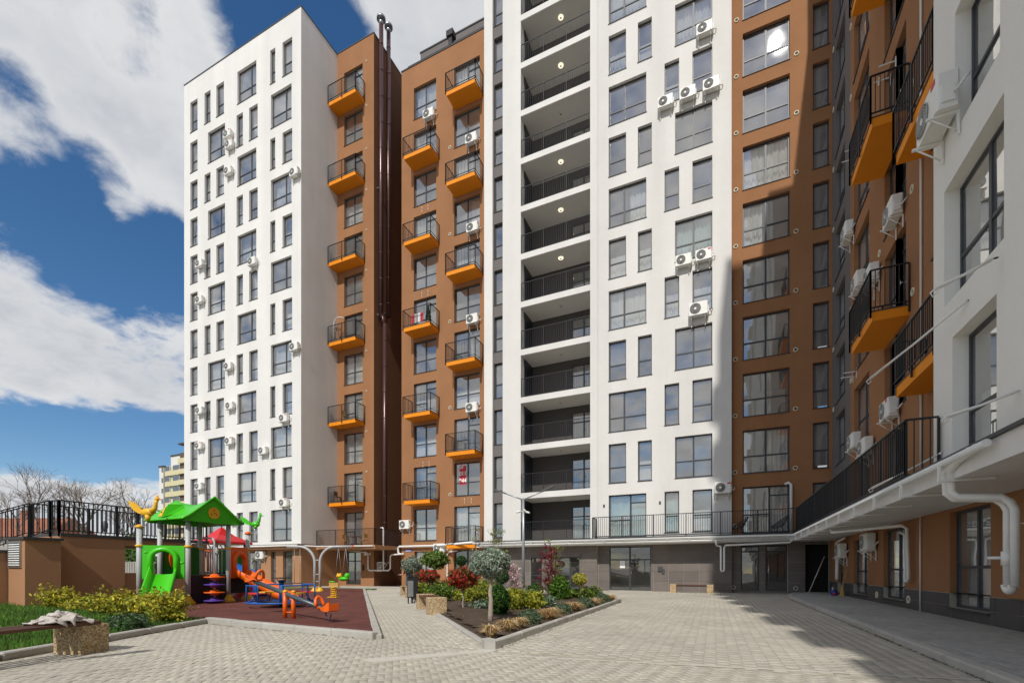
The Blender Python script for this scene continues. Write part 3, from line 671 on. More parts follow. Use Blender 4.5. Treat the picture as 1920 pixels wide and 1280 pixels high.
# brown wing
hf = []
for k in range(1, 13):
    t = 5.71+3.07*(k-1); hf.append((1.15, 3.36, 3.22 if k == 1 else t-2.33, t, 'DE' if k == 1 else 'L', k)); hf.append((4.38, 5.10, t-2.34, t, 'S', k))
gd = [(1.06, 1.96, .12, 2.56, 'SD'), (2.24, 3.25, .12, 2.56, 'SD'), (4.05, 5.1, .1, 2.56, '')]
b = MB(); facadeY(b, .605, 5.3, 2.75, HE, YF, [h[:4] for h in hf]); part('brown_wall', b, 'brown_plaster', T)
for h in hf: window(T, h[0], h[2], h[1]-h[0], h[3]-h[2], YF, h[4], cur={(7): 'f', (6): 'l', (2): 'r', (1): 'r', (8): 'b'}.get(h[5], '') if h[0] < 2 else 'B')
for j in range(0, 10):
    ring_vent(T, (.86-.01*(9-j), YF, 6.55+3.075*j)); ring_vent(T, (3.68-.008*(9-j), YF, 6.54+3.075*j))
ring_vent(T, (.76, YF, 3.62))
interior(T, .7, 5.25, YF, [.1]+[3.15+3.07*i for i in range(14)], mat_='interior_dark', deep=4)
# ground floor walls with stone tiles
gl = [(-11.01, -10.22, .12, 2.03, 'S'), (-9.15, -7.79, .12, 2.03, 'G')]; ge = (-6.05, -3.62, .03, 2.62)
YG = 27.5
b = MB(); facadeY(b, -14.48, -6.72, 0, 2.85, YG, [g[:4] for g in gl]); b.quad((-6.72, YG, 0), (-6.72, YE, 0), (-6.72, YE, 2.85), (-6.72, YG, 2.85)); facadeY(b, -6.72, .6, 0, 2.85, YE, [ge]); facadeY(b, .6, 5.3, 0, 2.75, YF, [g[:4] for g in gd], .3); b.quad((.6, YE, 0), (.6, YF, 0), (.6, YF, 2.75), (.6, YE, 2.75))
b.quad((-14.48, YD, 0), (-14.48, YG, 0), (-14.48, YG, 2.85), (-14.48, YD, 2.85))
part('ground_floor_wall', b, 'mortar', T)
panels(T, -14.48, -6.72, .02, 2.84, YG, [g[:4] for g in gl], .85, .56, 'cladding'); panels(T, -6.70, .59, .02, 2.84, YE, [ge], .85, .56, 'cladding'); panels(T, .61, 5.05, .02, 2.72, YF, [g[:4] for g in gd], .85, .56, 'cladding')
for g in gl: window(T, g[0], g[2], g[1]-g[0], g[3]-g[2], YG, g[4], glass='door_glass', depth=.1)
window(T, ge[0], ge[2], ge[1]-ge[0], ge[3]-ge[2], YE, 'E', glass='door_glass', sill=False, depth=.12)
part('door_notice', MB().box(-5.42, -5.12, YE+.10, YE+.112, 1.35, 1.78), 'white_print', T)
part('intercom', MB().box(-3.22, -2.98, YE-.09, YE-.02, 1.16, 1.44, 0, .02).box(-3.02, -2.86, YE-.07, YE-.02, 1.02, 1.3, 0), 'ac_dark', T)
for g in gd[:2]:
    o = window(T, g[0], g[2], g[1]-g[0], g[3]-g[2], YF, 'SD', glass='door_glass', sill=False, depth=.12)
    xx = g[1]-.15 if g[0] < 2 else g[0]+.15
    part('pull_bar', MB().cyl((xx, YF+.05, .35), (xx, YF+.05, 1.95), .02, 8).cyl((xx, YF+.05, .5), (xx, YF+.12, .5), .012, 6).cyl((xx, YF+.05, 1.8), (xx, YF+.12, 1.8), .012, 6), 'steel', T)
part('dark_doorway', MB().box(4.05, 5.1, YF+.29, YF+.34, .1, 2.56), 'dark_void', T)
for x in (.70, 3.62): ring_vent(T, (x, YF-.016, .28), r=.11)
# canopy slab of the first floor, all along and round the corner
XC, YC = 3.45, 26.7
b = MB(); b.prism([(-14.5, YC), (XC, YC), (XC, -10.3), (5.09, -10.3), (5.09, YF-.003), (.602, YF-.003), (.602, YE-.003), (-14.5, YE-.003)], 2.70, 3.04)
c = MB().prism([(-14.55, YC-.06), (XC-.06, YC-.06), (XC-.06, -10.3), (5.088, -10.3), (5.088, YF-.004), (.604, YF-.004), (.604, YE-.004), (-14.55, YE-.004)], 3.042, 3.09)
part('canopy_slab', b, 'white_plaster', T); part('canopy_edge', c, 'sill', T)
railing(T, [(-6.78, YE-.1, 3.09), (-6.78, YC+.03, 3.09), (XC+.03, YC+.03, 3.09), (XC+.03, 11.95, 3.09), (4.0, 11.95, 3.09)], 1.2, name='terrace_railing', bal=.018, sp=.12)
b = MB().tube([(-14.7, YC-.13, 2.96), (XC-.13, YC-.13, 2.96), (XC-.13, 8.4, 2.96)], .055, 10)
b.tube([(-14.2, YC-.1, 2.80), (-6.0, YC-.1, 2.80)], .035, 8); b.tube([(-6, YC-.1, 2.80), (3.1, YC-.1, 2.80)], .035, 8)
for i in range(16):
    x = -14+i*1.14; b.box(x-.02, x+.02, YC-.2, YC-.004, 2.86, 2.9)
for i in range(10):
    y = 25.5-i*1.75; b.box(XC-.20, XC+.5, y-.035, y+.035, 2.655, 2.695); b.box(XC-.2, XC-.16, y-.02, y+.02, 2.69, 2.92)
part('gutter_pipe', b, 'pvc', T)
b = MB().tube([(-.16, YC-.1, 2.78), (-.16, YC-.02, 2.62), (-.12, YC+.05, 2.52), (.05, YC+.08, 2.47), (.07, YC+.08, 2.3), (.07, YC+.08, 1.25), (.10, YC+.08, 1.17), (.20, YC+.08, 1.17), (.23, YC+.08, 1.25), (.23, YC+.08, 2.4), (.28, YC+.08, 2.52), (3.2, YC+.08, 2.60), (3.3, YC+.02, 2.75)], .052, 10)
part('drain_pipe', b, 'pvc', T)
b = MB().tube([(3.14, YF-.02, 5.72), (3.28, YF-.1, 5.78), (3.40, YF-.14, 5.68), (3.40, YF-.14, 3.1)], .07, 10); part('drain_pipe', b, 'pvc', T)
b = MB()
for x in (-6.35, -3.12): b.box(x-.05, x+.05, YE-.05, YE-.004, 5.02, 5.17)
part('wall_light', b, 'ac_dark', T)

# ------------------------------------------------------------------ right building along the court
XR, XG, XW = 5.1, 5.22, 4.05
T = thing('apartment_block', 'brown and white apartment block in shade along the right pavement', 'apartment building', (9, 8, 0))
def tR(k): return 5.65+3.02*(k-1)
hr = []
for k in range(1, 12):
    t = tR(k); hr.append((21.25, 23.4, t-2.33, t, 'L', k, 'R1'))
    dr = k in (3, 5, 7, 9); hr.append((17.5, 19.5, t-2.45 if dr else t-2.33, t, 'D' if dr else 'L', k, 'R2'))
    dr = k in (2, 4, 6, 8); hr.append((13.6, 15.6, t-2.45 if dr else t-2.33, t, 'D' if dr else 'L', k, 'R3'))
b = MB(); facadeX(b, 12.3, 18.4, 3.05, 37.5, XR, [h[:4] for h in hr]); facadeX(b, 18.4, 23.95, 3.05, 52, XR, [h[:4] for h in hr]); facadeX(b, -10.3, 12.3, 3.05, 37.5, XR+.001, [])
b.quad((XR, 23.95, 3.05), (XG, 23.95, 3.05), (XG, 23.95, 52), (XR, 23.95, 52)); b.quad((XR, 18.4, 37.5), (XR, -10.3, 37.5), (15, -10.3, 37.5), (15, 18.4, 37.5)); b.quad((XR, 28.1, 52), (XR, 18.4, 52), (15, 18.4, 52), (15, 28.1, 52)); b.quad((XR, 18.4, 37.5), (15, 18.4, 37.5), (15, 18.4, 52), (XR, 18.4, 52)); b.quad((15, -10.3, 0), (15, 28, 0), (15, 28, 52), (15, -10.3, 37.5))  # unseen tall end block added to shape the shadow edge on the brown wing
part('brown_wall', b, 'brown_plaster', T)
hg = [(25.5, 27.35, tR(k)-2.33, tR(k)) for k in range(1, 12)]
b = MB(); facadeX(b, 23.95, 28.1, 3.05, 52, XG, hg); part('grey_wall', b, 'grey_plaster', T)
for h in hr: window(T, h[1], h[2], h[1]-h[0], h[3]-h[2], XR, h[4], face='X', cur='b' if WR.random() < .2 else 'f' if WR.random() < .2 else '')
for h in hg: window(T, h[1], h[2], h[1]-h[0], h[3]-h[2], XG, 'L', face='X')
for zb in (8.72, 14.55, 20.4): balconyX(T, 4.2, XR, 17.2, 19.55, zb)
for zb in (5.95, 12.3, 18.4): balconyX(T, 4.42, XR, 13.35, 15.9, zb)
for k in range(2, 9): ring_vent(T, (XR, 16.95+.05*(k % 2), 6.25+3.0*(k-1)), 'X'); ring_vent(T, (XR, 20.0, 6.25+3.0*(k-1)), 'X'); ring_vent(T, (XR, 24.35-.5, 6.25+3.0*(k-1)), 'X'); ring_vent(T, (XG, 27.8, 6.25+3.0*(k-1)), 'X')
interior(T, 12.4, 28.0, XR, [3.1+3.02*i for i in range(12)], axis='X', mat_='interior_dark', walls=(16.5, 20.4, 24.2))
part('downspout', MB().cyl((XR-.04, 16.25, 3.1), (XR-.04, 16.25, 37), .03, 8).cyl((XR-.04, 16.3, .1), (XR-.04, 16.3, 2.7), .02, 8), 'pvc', T)
# white projecting part
hw = [(9.62, 11.85, tR(2)-2.27, tR(2), 'L'), (9.95, 11.5, 3.25, tR(1), 'S'), (9.85, 11.4, tR(3)-2.25, tR(3), 'S'), (9.62, 11.85, tR(4)-2.27, tR(4), 'L'), (9.85, 11.4, tR(5)-2.25, tR(5), 'S')]
hw2 = [(4.6, 6.4, tR(k)-2.3, tR(k), 'L') for k in range(1, 11)]
b = MB(); facadeX(b, 9.45, 12.35, 3.09, 36.8, XW, [h[:4] for h in hw], .3); facadeX(b, -6, 9.45, 3.09, 36.8, XW-.12, [h[:4] for h in hw2], .3)
b.quad((XW-.12, 9.45, 3.09), (XW-.12, 9.45, 36.8), (XW, 9.45, 36.8), (XW, 9.45, 3.09)); b.quad((XR, 12.35, 3.09), (XW, 12.35, 3.09), (XW, 12.35, 36.8), (XR, 12.35, 36.8)); b.quad((XW-.12, -6, 36.8), (XW-.12, 12.35, 36.8), (XR, 12.35, 36.8), (XR, -6, 36.8))
part('white_wall', b, 'lightened_white_plaster', T)
for h in hw: window(T, h[1], h[2], h[1]-h[0], h[3]-h[2], XW, h[4], face='X', depth=.24, cur='l' if WR.random() < .4 else 'w')
for h in hw2: window(T, h[1], h[2], h[1]-h[0], h[3]-h[2], XW-.12, h[4], face='X', depth=.24)
interior(T, -5.9, 12.2, XW, [3.1+3.02*i for i in range(12)], axis='X', deep=1.0)
# unseen wing added behind the viewer; its edge and boxes cast the toothed court shadow
b = MB().box(3.65, 15, -10.4, -6.0, 0, 51.4)
part('shadow_caster_wing', b, 'lightened_white_plaster', T)
b = MB()
for i in range(15): b.box(3.25, 3.649, -10.35, -9.2, 3.3+3.1*i, 4.35+3.1*i)
part('shadow_caster_boxes', b, 'lightened_white_plaster', T)
# ground floor
gr = [(12.75, 14.62, .34, 2.62, 'G'), (17.6, 19.6, .30, 2.56, 'G'), (21.45, 23.45, .27, 2.45, 'G'), (25.2, 26.3, .2, 2.3, 'S'), (5.5, 7.2, .34, 2.62, 'G')]
b = MB(); facadeX(b, -10.3, 28.1, .68, 2.70, XR, [g[:4] for g in gr], .3); part('ground_floor_wall', b, 'brown_plaster', T)
b = MB(); facadeX(b, -10.3, 28.1, 0, .68, XR-.004, [g[:4] for g in gr], .3); part('plinth', b, 'mortar', T)
panels(T, -28.0, 10.2, .08, .675, XR-.004, [(-g[1], -g[0], g[2], g[3]) for g in gr], .9, .3, 'dark_cladding', face='X')
part('pilaster', MB().box(XR-.09, XR-.002, 9.2, 12.05, .7, 2.695), 'brown_plaster', T)
for g in gr: window(T, g[1], g[2], g[1]-g[0], g[3]-g[2], XR, g[4], face='X', depth=.13, glass='glass', cur='l' if g[0] < 13 else '')
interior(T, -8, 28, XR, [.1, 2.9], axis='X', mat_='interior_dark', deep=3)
for (y, z) in ((20.2, .36), (17.2, .36), (27.2, .30)): ring_vent(T, (XR-.02, y, z), 'X', r=.12)
b = MB()
for dy, zl in ((0, .98), (-.19, .98)):
    b.tube([(3.33, 8.9+dy, 2.97), (3.38, 9.5+dy*.5, 2.93), (3.42, 9.95+dy, 2.86), (3.44, 10.0+dy, 2.76), (3.45, 10.0+dy, 2.50), (3.52, 9.98+dy, 2.41), (3.98, 9.85+dy, 2.36), (4.08, 9.82+dy, 2.27), (4.1, 9.75+dy, 2.15), (4.1, 9.75+dy, zl)], .057, 12)
b.tube([(4.1, 9.715+.095*math.cos(a), 1.0-.095*math.sin(a)) for a in [math.pi*q/10 for q in range(11)]], .057, 12); b.cyl((4.1, 9.75, 1.3), (4.1, 9.75, 1.52), .08, 12); b.cyl((3.9, 9.85, 1.42), (4.1, 9.75, 1.42), .025, 8)
b.tube([(4.1, 9.75, 1.95), (4.6, 9.75, 1.95), (5.0, 9.75, 1.95)], .012, 5)
part('drain_pipe', b, 'pvc', T)
b = MB().tube([(3.6, 19.6, 2.66), (3.62, 19.6, 2.56), (4.0, 19.0, 2.55), (4.85, 17.0, 2.52), (4.93, 16.85, 2.42), (4.95, 16.8, 1.0), (4.95, 16.88, .9), (4.95, 17.0, .9), (4.95, 17.05, 1.0), (4.95, 17.05, 2.25), (4.9, 17.3, 2.35)], .045, 10)
b.tube([(4.9, 24.0, 2.6), (4.92, 25.6, 2.5), (4.95, 25.8, 2.4), (4.95, 25.8, .85), (4.95, 25.7, .78), (4.95, 25.55, .85), (4.95, 25.55, 2.3)], .045, 10)
part('drain_pipe', b, 'pvc', T)

# ------------------------------------------------------------------ air conditioners
def ac_meshes():
    body = MB().box(-.42, .42, -.33, -.03, 0, .60, 0, .03); body.box(.421, .455, -.27, -.10, .08, .36, 0)
    fan = MB(); n = 24
    for r0, r1, y, mi in ((0, .055, -.352, 2), (.055, .235, -.338, 0)):
        vs = [(-.12+rr*math.cos(2*math.pi*k/n), y, .30+rr*math.sin(2*math.pi*k/n)) for rr in (r0, r1) for k in range(n)]
        fan.add(vs, [(k, (k+1) % n, n+(k+1) % n, n+k) for k in range(n)], mi)
    for rr in (.09, .125, .16, .195, .235):
        fan.tube([(-.12+rr*math.cos(2*math.pi*k/n), -.345, .30+rr*math.sin(2*math.pi*k/n)) for k in range(n)], .009, 5, 1, closed=True)
    for k in range(6):
        a = k*math.pi/3; fan.tube([(-.12+.05*math.cos(a), -.347, .30+.05*math.sin(a)), (-.12+.235*math.cos(a), -.347, .30+.235*math.sin(a))], .007, 4, 1)
    br = MB()
    for x in (-.30, .30):
        br.box(x-.02, x+.02, -.42, 0, -.045, -.005); br.box(x-.02, x+.02, -.03, 0, -.40, -.045); br.tube([(x, -.36, -.04), (x, -.02, -.34)], .013, 5)
    pipe = MB().tube([(.45, -.12, .2), (.56, -.10, .16), (.58, -.03, .26), (.58, .02, .3)], .022, 6)
    badge = MB().box(.22, .38, -.337, -.3305, .47, .55)
    return [(body.mesh('case', 'ac_white'), 'case'), (fan.mesh('fan_grille', ['ac_dark', 'ac_grille', 'ac_white']), 'fan_grille'), (br.mesh('wall_bracket', 'ac_white'), 'wall_bracket'), (pipe.mesh('pipe', 'pvc'), 'pipe')], badge.mesh('badge', 'red_print')
ACM, ACB = ac_meshes()
def ac(x, y, z, rz, label, badge=False, sc=1.0):
    o = thing('air_conditioner', label, 'air conditioner', (x, y, z-.3), rz, 'outdoor air conditioner units on the facades')
    for me, nm in ACM: link(nm, me, o, (0, 0, 0), 0, False)
    if badge: link('badge', ACB, o, (0, 0, 0), 0, False)
    o.scale = (sc, sc, sc); return o
def acy(x, z, Y, label, badge=False, sc=.95): ac(x, Y-.03, z, 0, label, badge, sc)
LT = 'the white tower'
for (x, z, lb, bd_) in [(-35.41, 35.57, 'upper of the two stacked air conditioners high on '+LT, 1), (-35.22, 34.70, 'lower of the two stacked air conditioners high on '+LT, 1), (-35.34, 32.65, 'air conditioner just below the stacked pair on '+LT, 0),
        (-32.58, 24.78, 'air conditioner at the large seventh floor window in the third column, '+LT, 0), (-28.13, 30.04, 'air conditioner above the ninth floor window near the right corner of '+LT, 0), (-38.89, 26.32, 'air conditioner over the eighth floor slim window in the outermost column, '+LT, 0),
        (-38.89, 23.36, 'air conditioner over the seventh floor slim window in the outermost column, '+LT, 0), (-28.13, 17.41, 'air conditioner above the fifth floor window near the right corner of '+LT, 0), (-35.34, 17.28, 'air conditioner over the fifth floor wide window in the second column, '+LT, 0),
        (-38.89, 14.30, 'air conditioner over the fourth floor slim window in the outermost column, '+LT, 0), (-35.15, 14.15, 'air conditioner by the fourth floor slim window in the second column, '+LT, 0), (-38.96, 11.43, 'air conditioner over the third floor slim window in the outermost column, '+LT, 1),
        (-35.22, 11.40, 'air conditioner over the third floor wide window in the second column, '+LT, 1), (-29.21, 12.39, 'red badged air conditioner under the fourth floor window by the right corner, '+LT, 1), (-31.41, 10.24, 'air conditioner between the third and fourth window columns of '+LT, 0),
        (-38.96, 8.12, 'air conditioner over the second floor slim window in the outermost column, '+LT, 0), (-29.21, 6.19, 'red badged air conditioner above the first floor wide window of '+LT, 1), (-34.78, 5.23, 'air conditioner half hidden behind the green playhouse roof on '+LT, 0)]:
    acy(x, z, YA, lb, bd_)
acy(-31.7, 2.4, YA, 'air conditioner on the tan ground floor wall above the orange slide')
DB = 'the brown middle block'
for (x, z, lb, bd_) in [(-19.22, 34.17, 'air conditioner under the topmost left window of '+DB, 0), (-15.7, 31.06, 'air conditioner under the tenth floor right window of '+DB, 0), (-15.62, 24.89, 'air conditioner under the eighth floor right window of '+DB, 0), (-15.62, 18.56, 'air conditioner under the sixth floor right window of '+DB, 0),
        (-15.66, 12.46, 'air conditioner under the fourth floor right window of '+DB, 0), (-21.33, 4.59, 'air conditioner on the lower left corner of '+DB, 0), (-18.31, 2.79, 'air conditioner by the white pipe on the ground floor of '+DB, 1)]: acy(x, z, YD, lb, bd_, 1.05)
EB = 'the white tower with loggias'
for (x, z, lb, bd_) in [(-.75, 30.89, 'topmost air conditioner, near the brown wing on '+EB, 0), (-2.80, 27.72, 'leftmost air conditioner in the row of three on '+EB, 0), (-1.62, 27.71, 'middle air conditioner in the row of three on '+EB, 0), (-.42, 27.70, 'rightmost air conditioner in the row of three on '+EB, 0),
        (-1.84, 18.49, 'left air conditioner of the pair at the curtained window on '+EB, 0), (-.80, 18.50, 'right air conditioner of the pair at the curtained window on '+EB, 1), (-1.07, 15.52, 'larger air conditioner alone below the pair on '+EB, 0), (.16, 5.68, 'red badged air conditioner at the corner above the terrace, '+EB, 1)]:
    acy(x, z, YE, lb, bd_, 1.18 if z == 15.52 else 1.0)
RB = 'the shaded right block'
for (y, z, lb, bd_) in [(17.95, 12.3, 'air conditioner between the upper and lower orange balconies of '+RB, 0), (23.6, 15.4, 'highest air conditioner, next to the grey strip of '+RB, 0), (21.9, 12.35, 'air conditioner under the fourth floor window of '+RB, 0), (20.2, 11.6, 'air conditioner behind the middle balcony railing of '+RB, 0),
        (18.3, 6.3, 'air conditioner with a red badge above the terrace railing of '+RB, 1), (22.5, 6.35, 'farther of the two air conditioners just over the terrace railing of '+RB, 0), (20.9, 5.75, 'nearer of the two air conditioners just over the terrace railing of '+RB, 0), (20.6, 2.25, 'air conditioner under the canopy beside a shop window of '+RB, 0), (24.7, 2.1, 'air conditioner under the canopy close to the dark doorway of '+RB, 0)]:
    ac(XR-.02, y, z, -math.pi/2, lb, bd_, 1.0)
ac(XW-.02, 11.5, 10.0, -math.pi/2, 'large air conditioner seen from below on the white wall near the top right', 1, 1.15)
# ------------------------------------------------------------------ paving
def inside(px, py, poly):
    c = np.zeros(len(px), bool); n = len(poly); j = n-1
    for i in range(n):
        xi, yi = poly[i]; xj, yj = poly[j]
        with np.errstate(divide='ignore', invalid='ignore'):
            t = ((yi > py) != (yj > py)) & (px < (xj-xi)*(py-yi)/((yj-yi) or 1e-12)+xi)
        c ^= t; j = i
    return c
def in_view(x, y, z=0.0):
    th = R(24.08); d = -math.sin(th)*x+math.cos(th)*y; r = math.cos(th)*x+math.sin(th)*y
    with np.errstate(divide='ignore', invalid='ignore'):
        return d, (d > .5) & (np.abs(r/d) < 960/870.5) & ((1.23-z)/d*870.5 < 213)
def paver_arrays(cx, cy, w_, d_, ang, z, bev=.003, hgt=.035, jit=.0011):
    n = len(cx); w_ = np.broadcast_to(w_, n); d_ = np.broadcast_to(d_, n); ang = np.broadcast_to(ang, n)
    zz = z+RNG.normal(0, jit, n); sg = np.array([(-1, -1), (1, -1), (1, 1), (-1, 1)]); V = np.zeros((n, 12, 3))
    ca, sa = np.cos(ang), np.sin(ang); tilt = RNG.normal(0, .0025, (n, 2))
    for r_, (ins, dz) in enumerate(((0, -hgt), (0, -bev), (bev, 0))):
        for k in range(4):
            lx = sg[k, 0]*(w_/2-ins); ly = sg[k, 1]*(d_/2-ins)
            V[:, r_*4+k, 0] = cx+lx*ca-ly*sa; V[:, r_*4+k, 1] = cy+lx*sa+ly*ca; V[:, r_*4+k, 2] = zz+dz+lx*tilt[:, 0]+ly*tilt[:, 1]
    base = np.array([[8, 9, 10, 11]]+[[a, (a+1) % 4, 4+(a+1) % 4, 4+a] for a in range(4)]+[[4+a, 4+(a+1) % 4, 8+(a+1) % 4, 8+a] for a in range(4)])
    return V, base
def arrays_mesh(name, V, F, cols, m):
    """V (n,k,3), F (f,4) indices within a piece, cols (n,3)"""
    n, k, _ = V.shape; me = bpy.data.meshes.new(name); me.vertices.add(n*k); me.vertices.foreach_set('co', V.reshape(-1))
    f = (F[None]+(np.arange(n)*k)[:, None, None]).reshape(-1, F.shape[1]); nf, fs = f.shape
    me.loops.add(nf*fs); me.loops.foreach_set('vertex_index', f.reshape(-1).astype(np.int32)); me.polygons.add(nf)
    me.polygons.foreach_set('loop_start', np.arange(nf, dtype=np.int32)*fs); me.polygons.foreach_set('loop_total', np.full(nf, fs, np.int32))
    me.update(calc_edges=True)
    if cols is not None:
        a = me.attributes.new('Col', 'FLOAT_COLOR', 'POINT'); c = np.ones((n, k, 4)); c[:, :, :3] = cols[:, None, :]; a.data.foreach_set('color', c.reshape(-1))
    me.materials.append(MAT[m]); return me
def paver_cols(n, base, var=.05):
    b = np.array(base)[None]*(1+RNG.normal(0, var, (n, 1))); b *= 1+RNG.normal(0, .008, (n, 3)); return np.clip(b, .02, .9)
def bond(poly, w_, d_, gap, ang=0.0, along_y=False):
    P = np.array(poly); c0 = P.mean(0); ca, sa = math.cos(ang), math.sin(ang); L = 45
    nx, ny = int(L/w_), int(L/d_); i, j = np.meshgrid(np.arange(-nx, nx), np.arange(-ny, ny), indexing='ij')
    lx = (i*w_).astype(float); ly = (j*d_).astype(float)
    if along_y: ly = ly+(i % 2)*d_/2
    else: lx = lx+(j % 2)*w_/2
    x = c0[0]+lx*ca-ly*sa; y = c0[1]+lx*sa+ly*ca; x, y = x.ravel(), y.ravel(); k = inside(x, y, poly); x, y = x[k], y[k]
    return x, y, np.full(len(x), w_-gap), np.full(len(x), d_-gap), np.full(len(x), ang)
def herring(poly, a, gap, ang=0.0):
    P = np.array(poly); c0 = P.mean(0); n = int(40/a); i, j = np.meshgrid(np.arange(-n, n), np.arange(-n, n), indexing='ij'); i = i.ravel(); j = j.ravel()
    s = (i+j) % 4     # 90 degree herringbone of 2a x a bricks on an a-grid
    out = []
    for val, vert in ((0, False), (2, True)):
        k = ((i-j) % 4 == val)
        if not vert: lx, ly, ww, dd = (i[k]+1.0)*a, (j[k]+.5)*a, 2*a, a
        else: lx, ly, ww, dd = (i[k]+.5)*a, (j[k]+0.0)*a, a, 2*a
        out.append((lx, ly, np.full(k.sum(), ww-gap), np.full(k.sum(), dd-gap)))
    lx, ly, ww, dd = (np.concatenate(t) for t in zip(*out)); ca, sa = math.cos(ang), math.sin(ang)
    x = c0[0]+lx*ca-ly*sa; y = c0[1]+lx*sa+ly*ca; k = inside(x, y, poly)
    return x[k], y[k], ww[k], dd[k], np.full(k.sum(), ang)
COURT = [(-2.95, 6.42), (2.70, 6.62), (2.70, 24.5), (4.9, 27.35), (-6.0, 27.75), (-6.0, 27.45), (-14, 27.4), (-14, 22.0), (-5.4, 21.9), (-3.62, 18.0), (-3.34, 6.4)]
FRONT = [(2.70, -3), (2.70, 6.50), (-3.3, 6.27), (-5.2, 6.42), (-11.0, 6.85), (-9.45, 4.35), (-8.75, 2.9), (-8.3, -3)]
PATH = [(-5.2, 6.42), (-3.35, 6.42), (-6.92, 10.7), (-15.6, 20.2), (-14.6, 22), (-14.2, 27.4), (-20.5, 27.9), (-27.6, 27.9), (-27.6, 24.9), (-22.5, 24.0), (-19.8, 22.4)]
WALKR = [(2.86, -3), (5.08, -3), (5.08, 27.8), (3.4, 27.4), (2.86, 24.4)]
pav = struct('paving', MB().box(-29, 5.2, -12, 28.2, -.012, -.004), 'mortar')
sets = [(bond(COURT, .160, .200, .008, R(.6), True), 0.0, (.48, .445, .375)), (herring(FRONT, .088, .006, R(38)), 0.0, (.49, .455, .38)), (herring(PATH, .105, .010, R(-47)), 0.002, (.50, .465, .39))]
XX = [np.concatenate([s[0][i] for s in sets]) for i in range(5)]
ZZ = np.concatenate([np.full(len(s[0][0]), s[1]) for s in sets]); CC = np.concatenate([paver_cols(len(s[0][0]), s[2]) for s in sets])
dist, vis = in_view(XX[0], XX[1]); key = np.where(vis, dist, 1e9); order = np.argsort(key); near = np.zeros(len(key), bool); near[order[:300]] = True
Vp, Fp = paver_arrays(XX[0], XX[1], XX[2], XX[3], XX[4], ZZ)
o = link('pavers', arrays_mesh('pavers', Vp[~near], Fp, CC[~near], 'paver'), pav); o['kind'] = 'stuff'
pool = {}
for q in np.nonzero(near)[0]:
    k = (round(float(XX[2][q]), 3), round(float(XX[3][q]), 3), int(RNG.integers(0, 9)))
    if k not in pool:
        v, f = paver_arrays(np.zeros(1), np.zeros(1), k[0], k[1], 0.0, 0.0); pool[k] = arrays_mesh('paver', v, f, paver_cols(1, (.49, .455, .38)), 'paver')
    link('paver', pool[k], pav, (XX[0][q], XX[1][q], ZZ[q]+RNG.normal(0, .0012)), float(XX[4][q]))
side = struct('pavement', MB().prism(WALKR, -.02, .090), 'mortar')
sx_ = bond(WALKR, .205, .105, .010, R(90)); V, Fc = paver_arrays(*sx_, .10); o = link('pavers', arrays_mesh('pavers', V, Fc, paver_cols(len(V), (.37, .365, .34)), 'paver_grey'), side); o['kind'] = 'stuff'
# pale painted line across the court and the pale strip beside the planter
struct('paint_line', MB().prism([(-2.98, 6.0), (2.72, 6.86), (2.72, 6.91), (-2.98, 6.05)], .002, .006), 'paint_line')
struct('drain_strip', MB().prism([(-3.30, 6.3), (-3.12, 6.3), (-3.32, 18), (-3.46, 18)], -.02, .004).prism([(-4.5, 5.0), (-4.25, 4.9), (-3.1, 6.3), (-3.3, 6.35)], -.02, .0055), 'paint_line')

# ------------------------------------------------------------------ kerbs, one stone after the other
def kerb(name, pts, wd, z1, ln=1.0, z0=-.05, label=None):
    root = link(name, None); root['kind'] = 'structure'
    if label: root['label'] = label
    for i in range(len(pts)-1):
        p, q = Vector((*pts[i], 0)), Vector((*pts[i+1], 0)); d = q-p; L = d.length; n = max(1, round(L/ln)); l = L/n; rz = math.atan2(d.y, d.x)
        me = MB().box(.004, l-.004, -wd/2, wd/2, z0, z1, 0, .018).mesh('kerbstone', 'kerb')
        for k in range(n):
            c = p+d*(k/n); link('kerbstone', me, root, (c.x, c.y, RNG.normal(0, .003)), rz+RNG.normal(0, .003))
    return root
kerb('kerb', [(2.78, -3), (2.78, 22.8), (2.95, 24.6), (3.5, 26.2), (4.4, 27.2)], .15, .118, label='grey kerb along the right pavement')
kerb('planter_kerb', [(-3.24, 6.56), (-3.50, 18.0)], .12, .125, label='grey kerb along the right side of the planter')
kerb('planter_kerb', [(-3.36, 6.62), (-6.90, 10.62), (-15.5, 20.0)], .12, .05, label='low grey kerb between the planter and the path')
kerb('planter_kerb', [(-3.50, 18.0), (-5.5, 21.7), (-14.2, 21.8)], .1, .08, label='grey kerb at the back of the planter')
struct('kerb_corner', MB().prism([(-3.33, 6.40), (-3.16, 6.44), (-3.15, 6.62), (-3.45, 6.80), (-3.52, 6.66)], -.03, .128), 'kerb')
kerb('playground_kerb', [(-10.9, 7.0), (-5.6, 6.56)], .16, .125, label='pale kerb along the front of the playground')
kerb('playground_kerb', [(-5.58, 6.6), (-20.0, 22.4)], .16, .09, label='pale kerb between the playground and the path')
kerb('lawn_kerb', [(-10.9, 6.95), (-9.68, 4.45), (-8.95, 2.9), (-8.5, 1.2), (-8.2, -2)], .16, .11, label='grey kerb curving round the lawn')

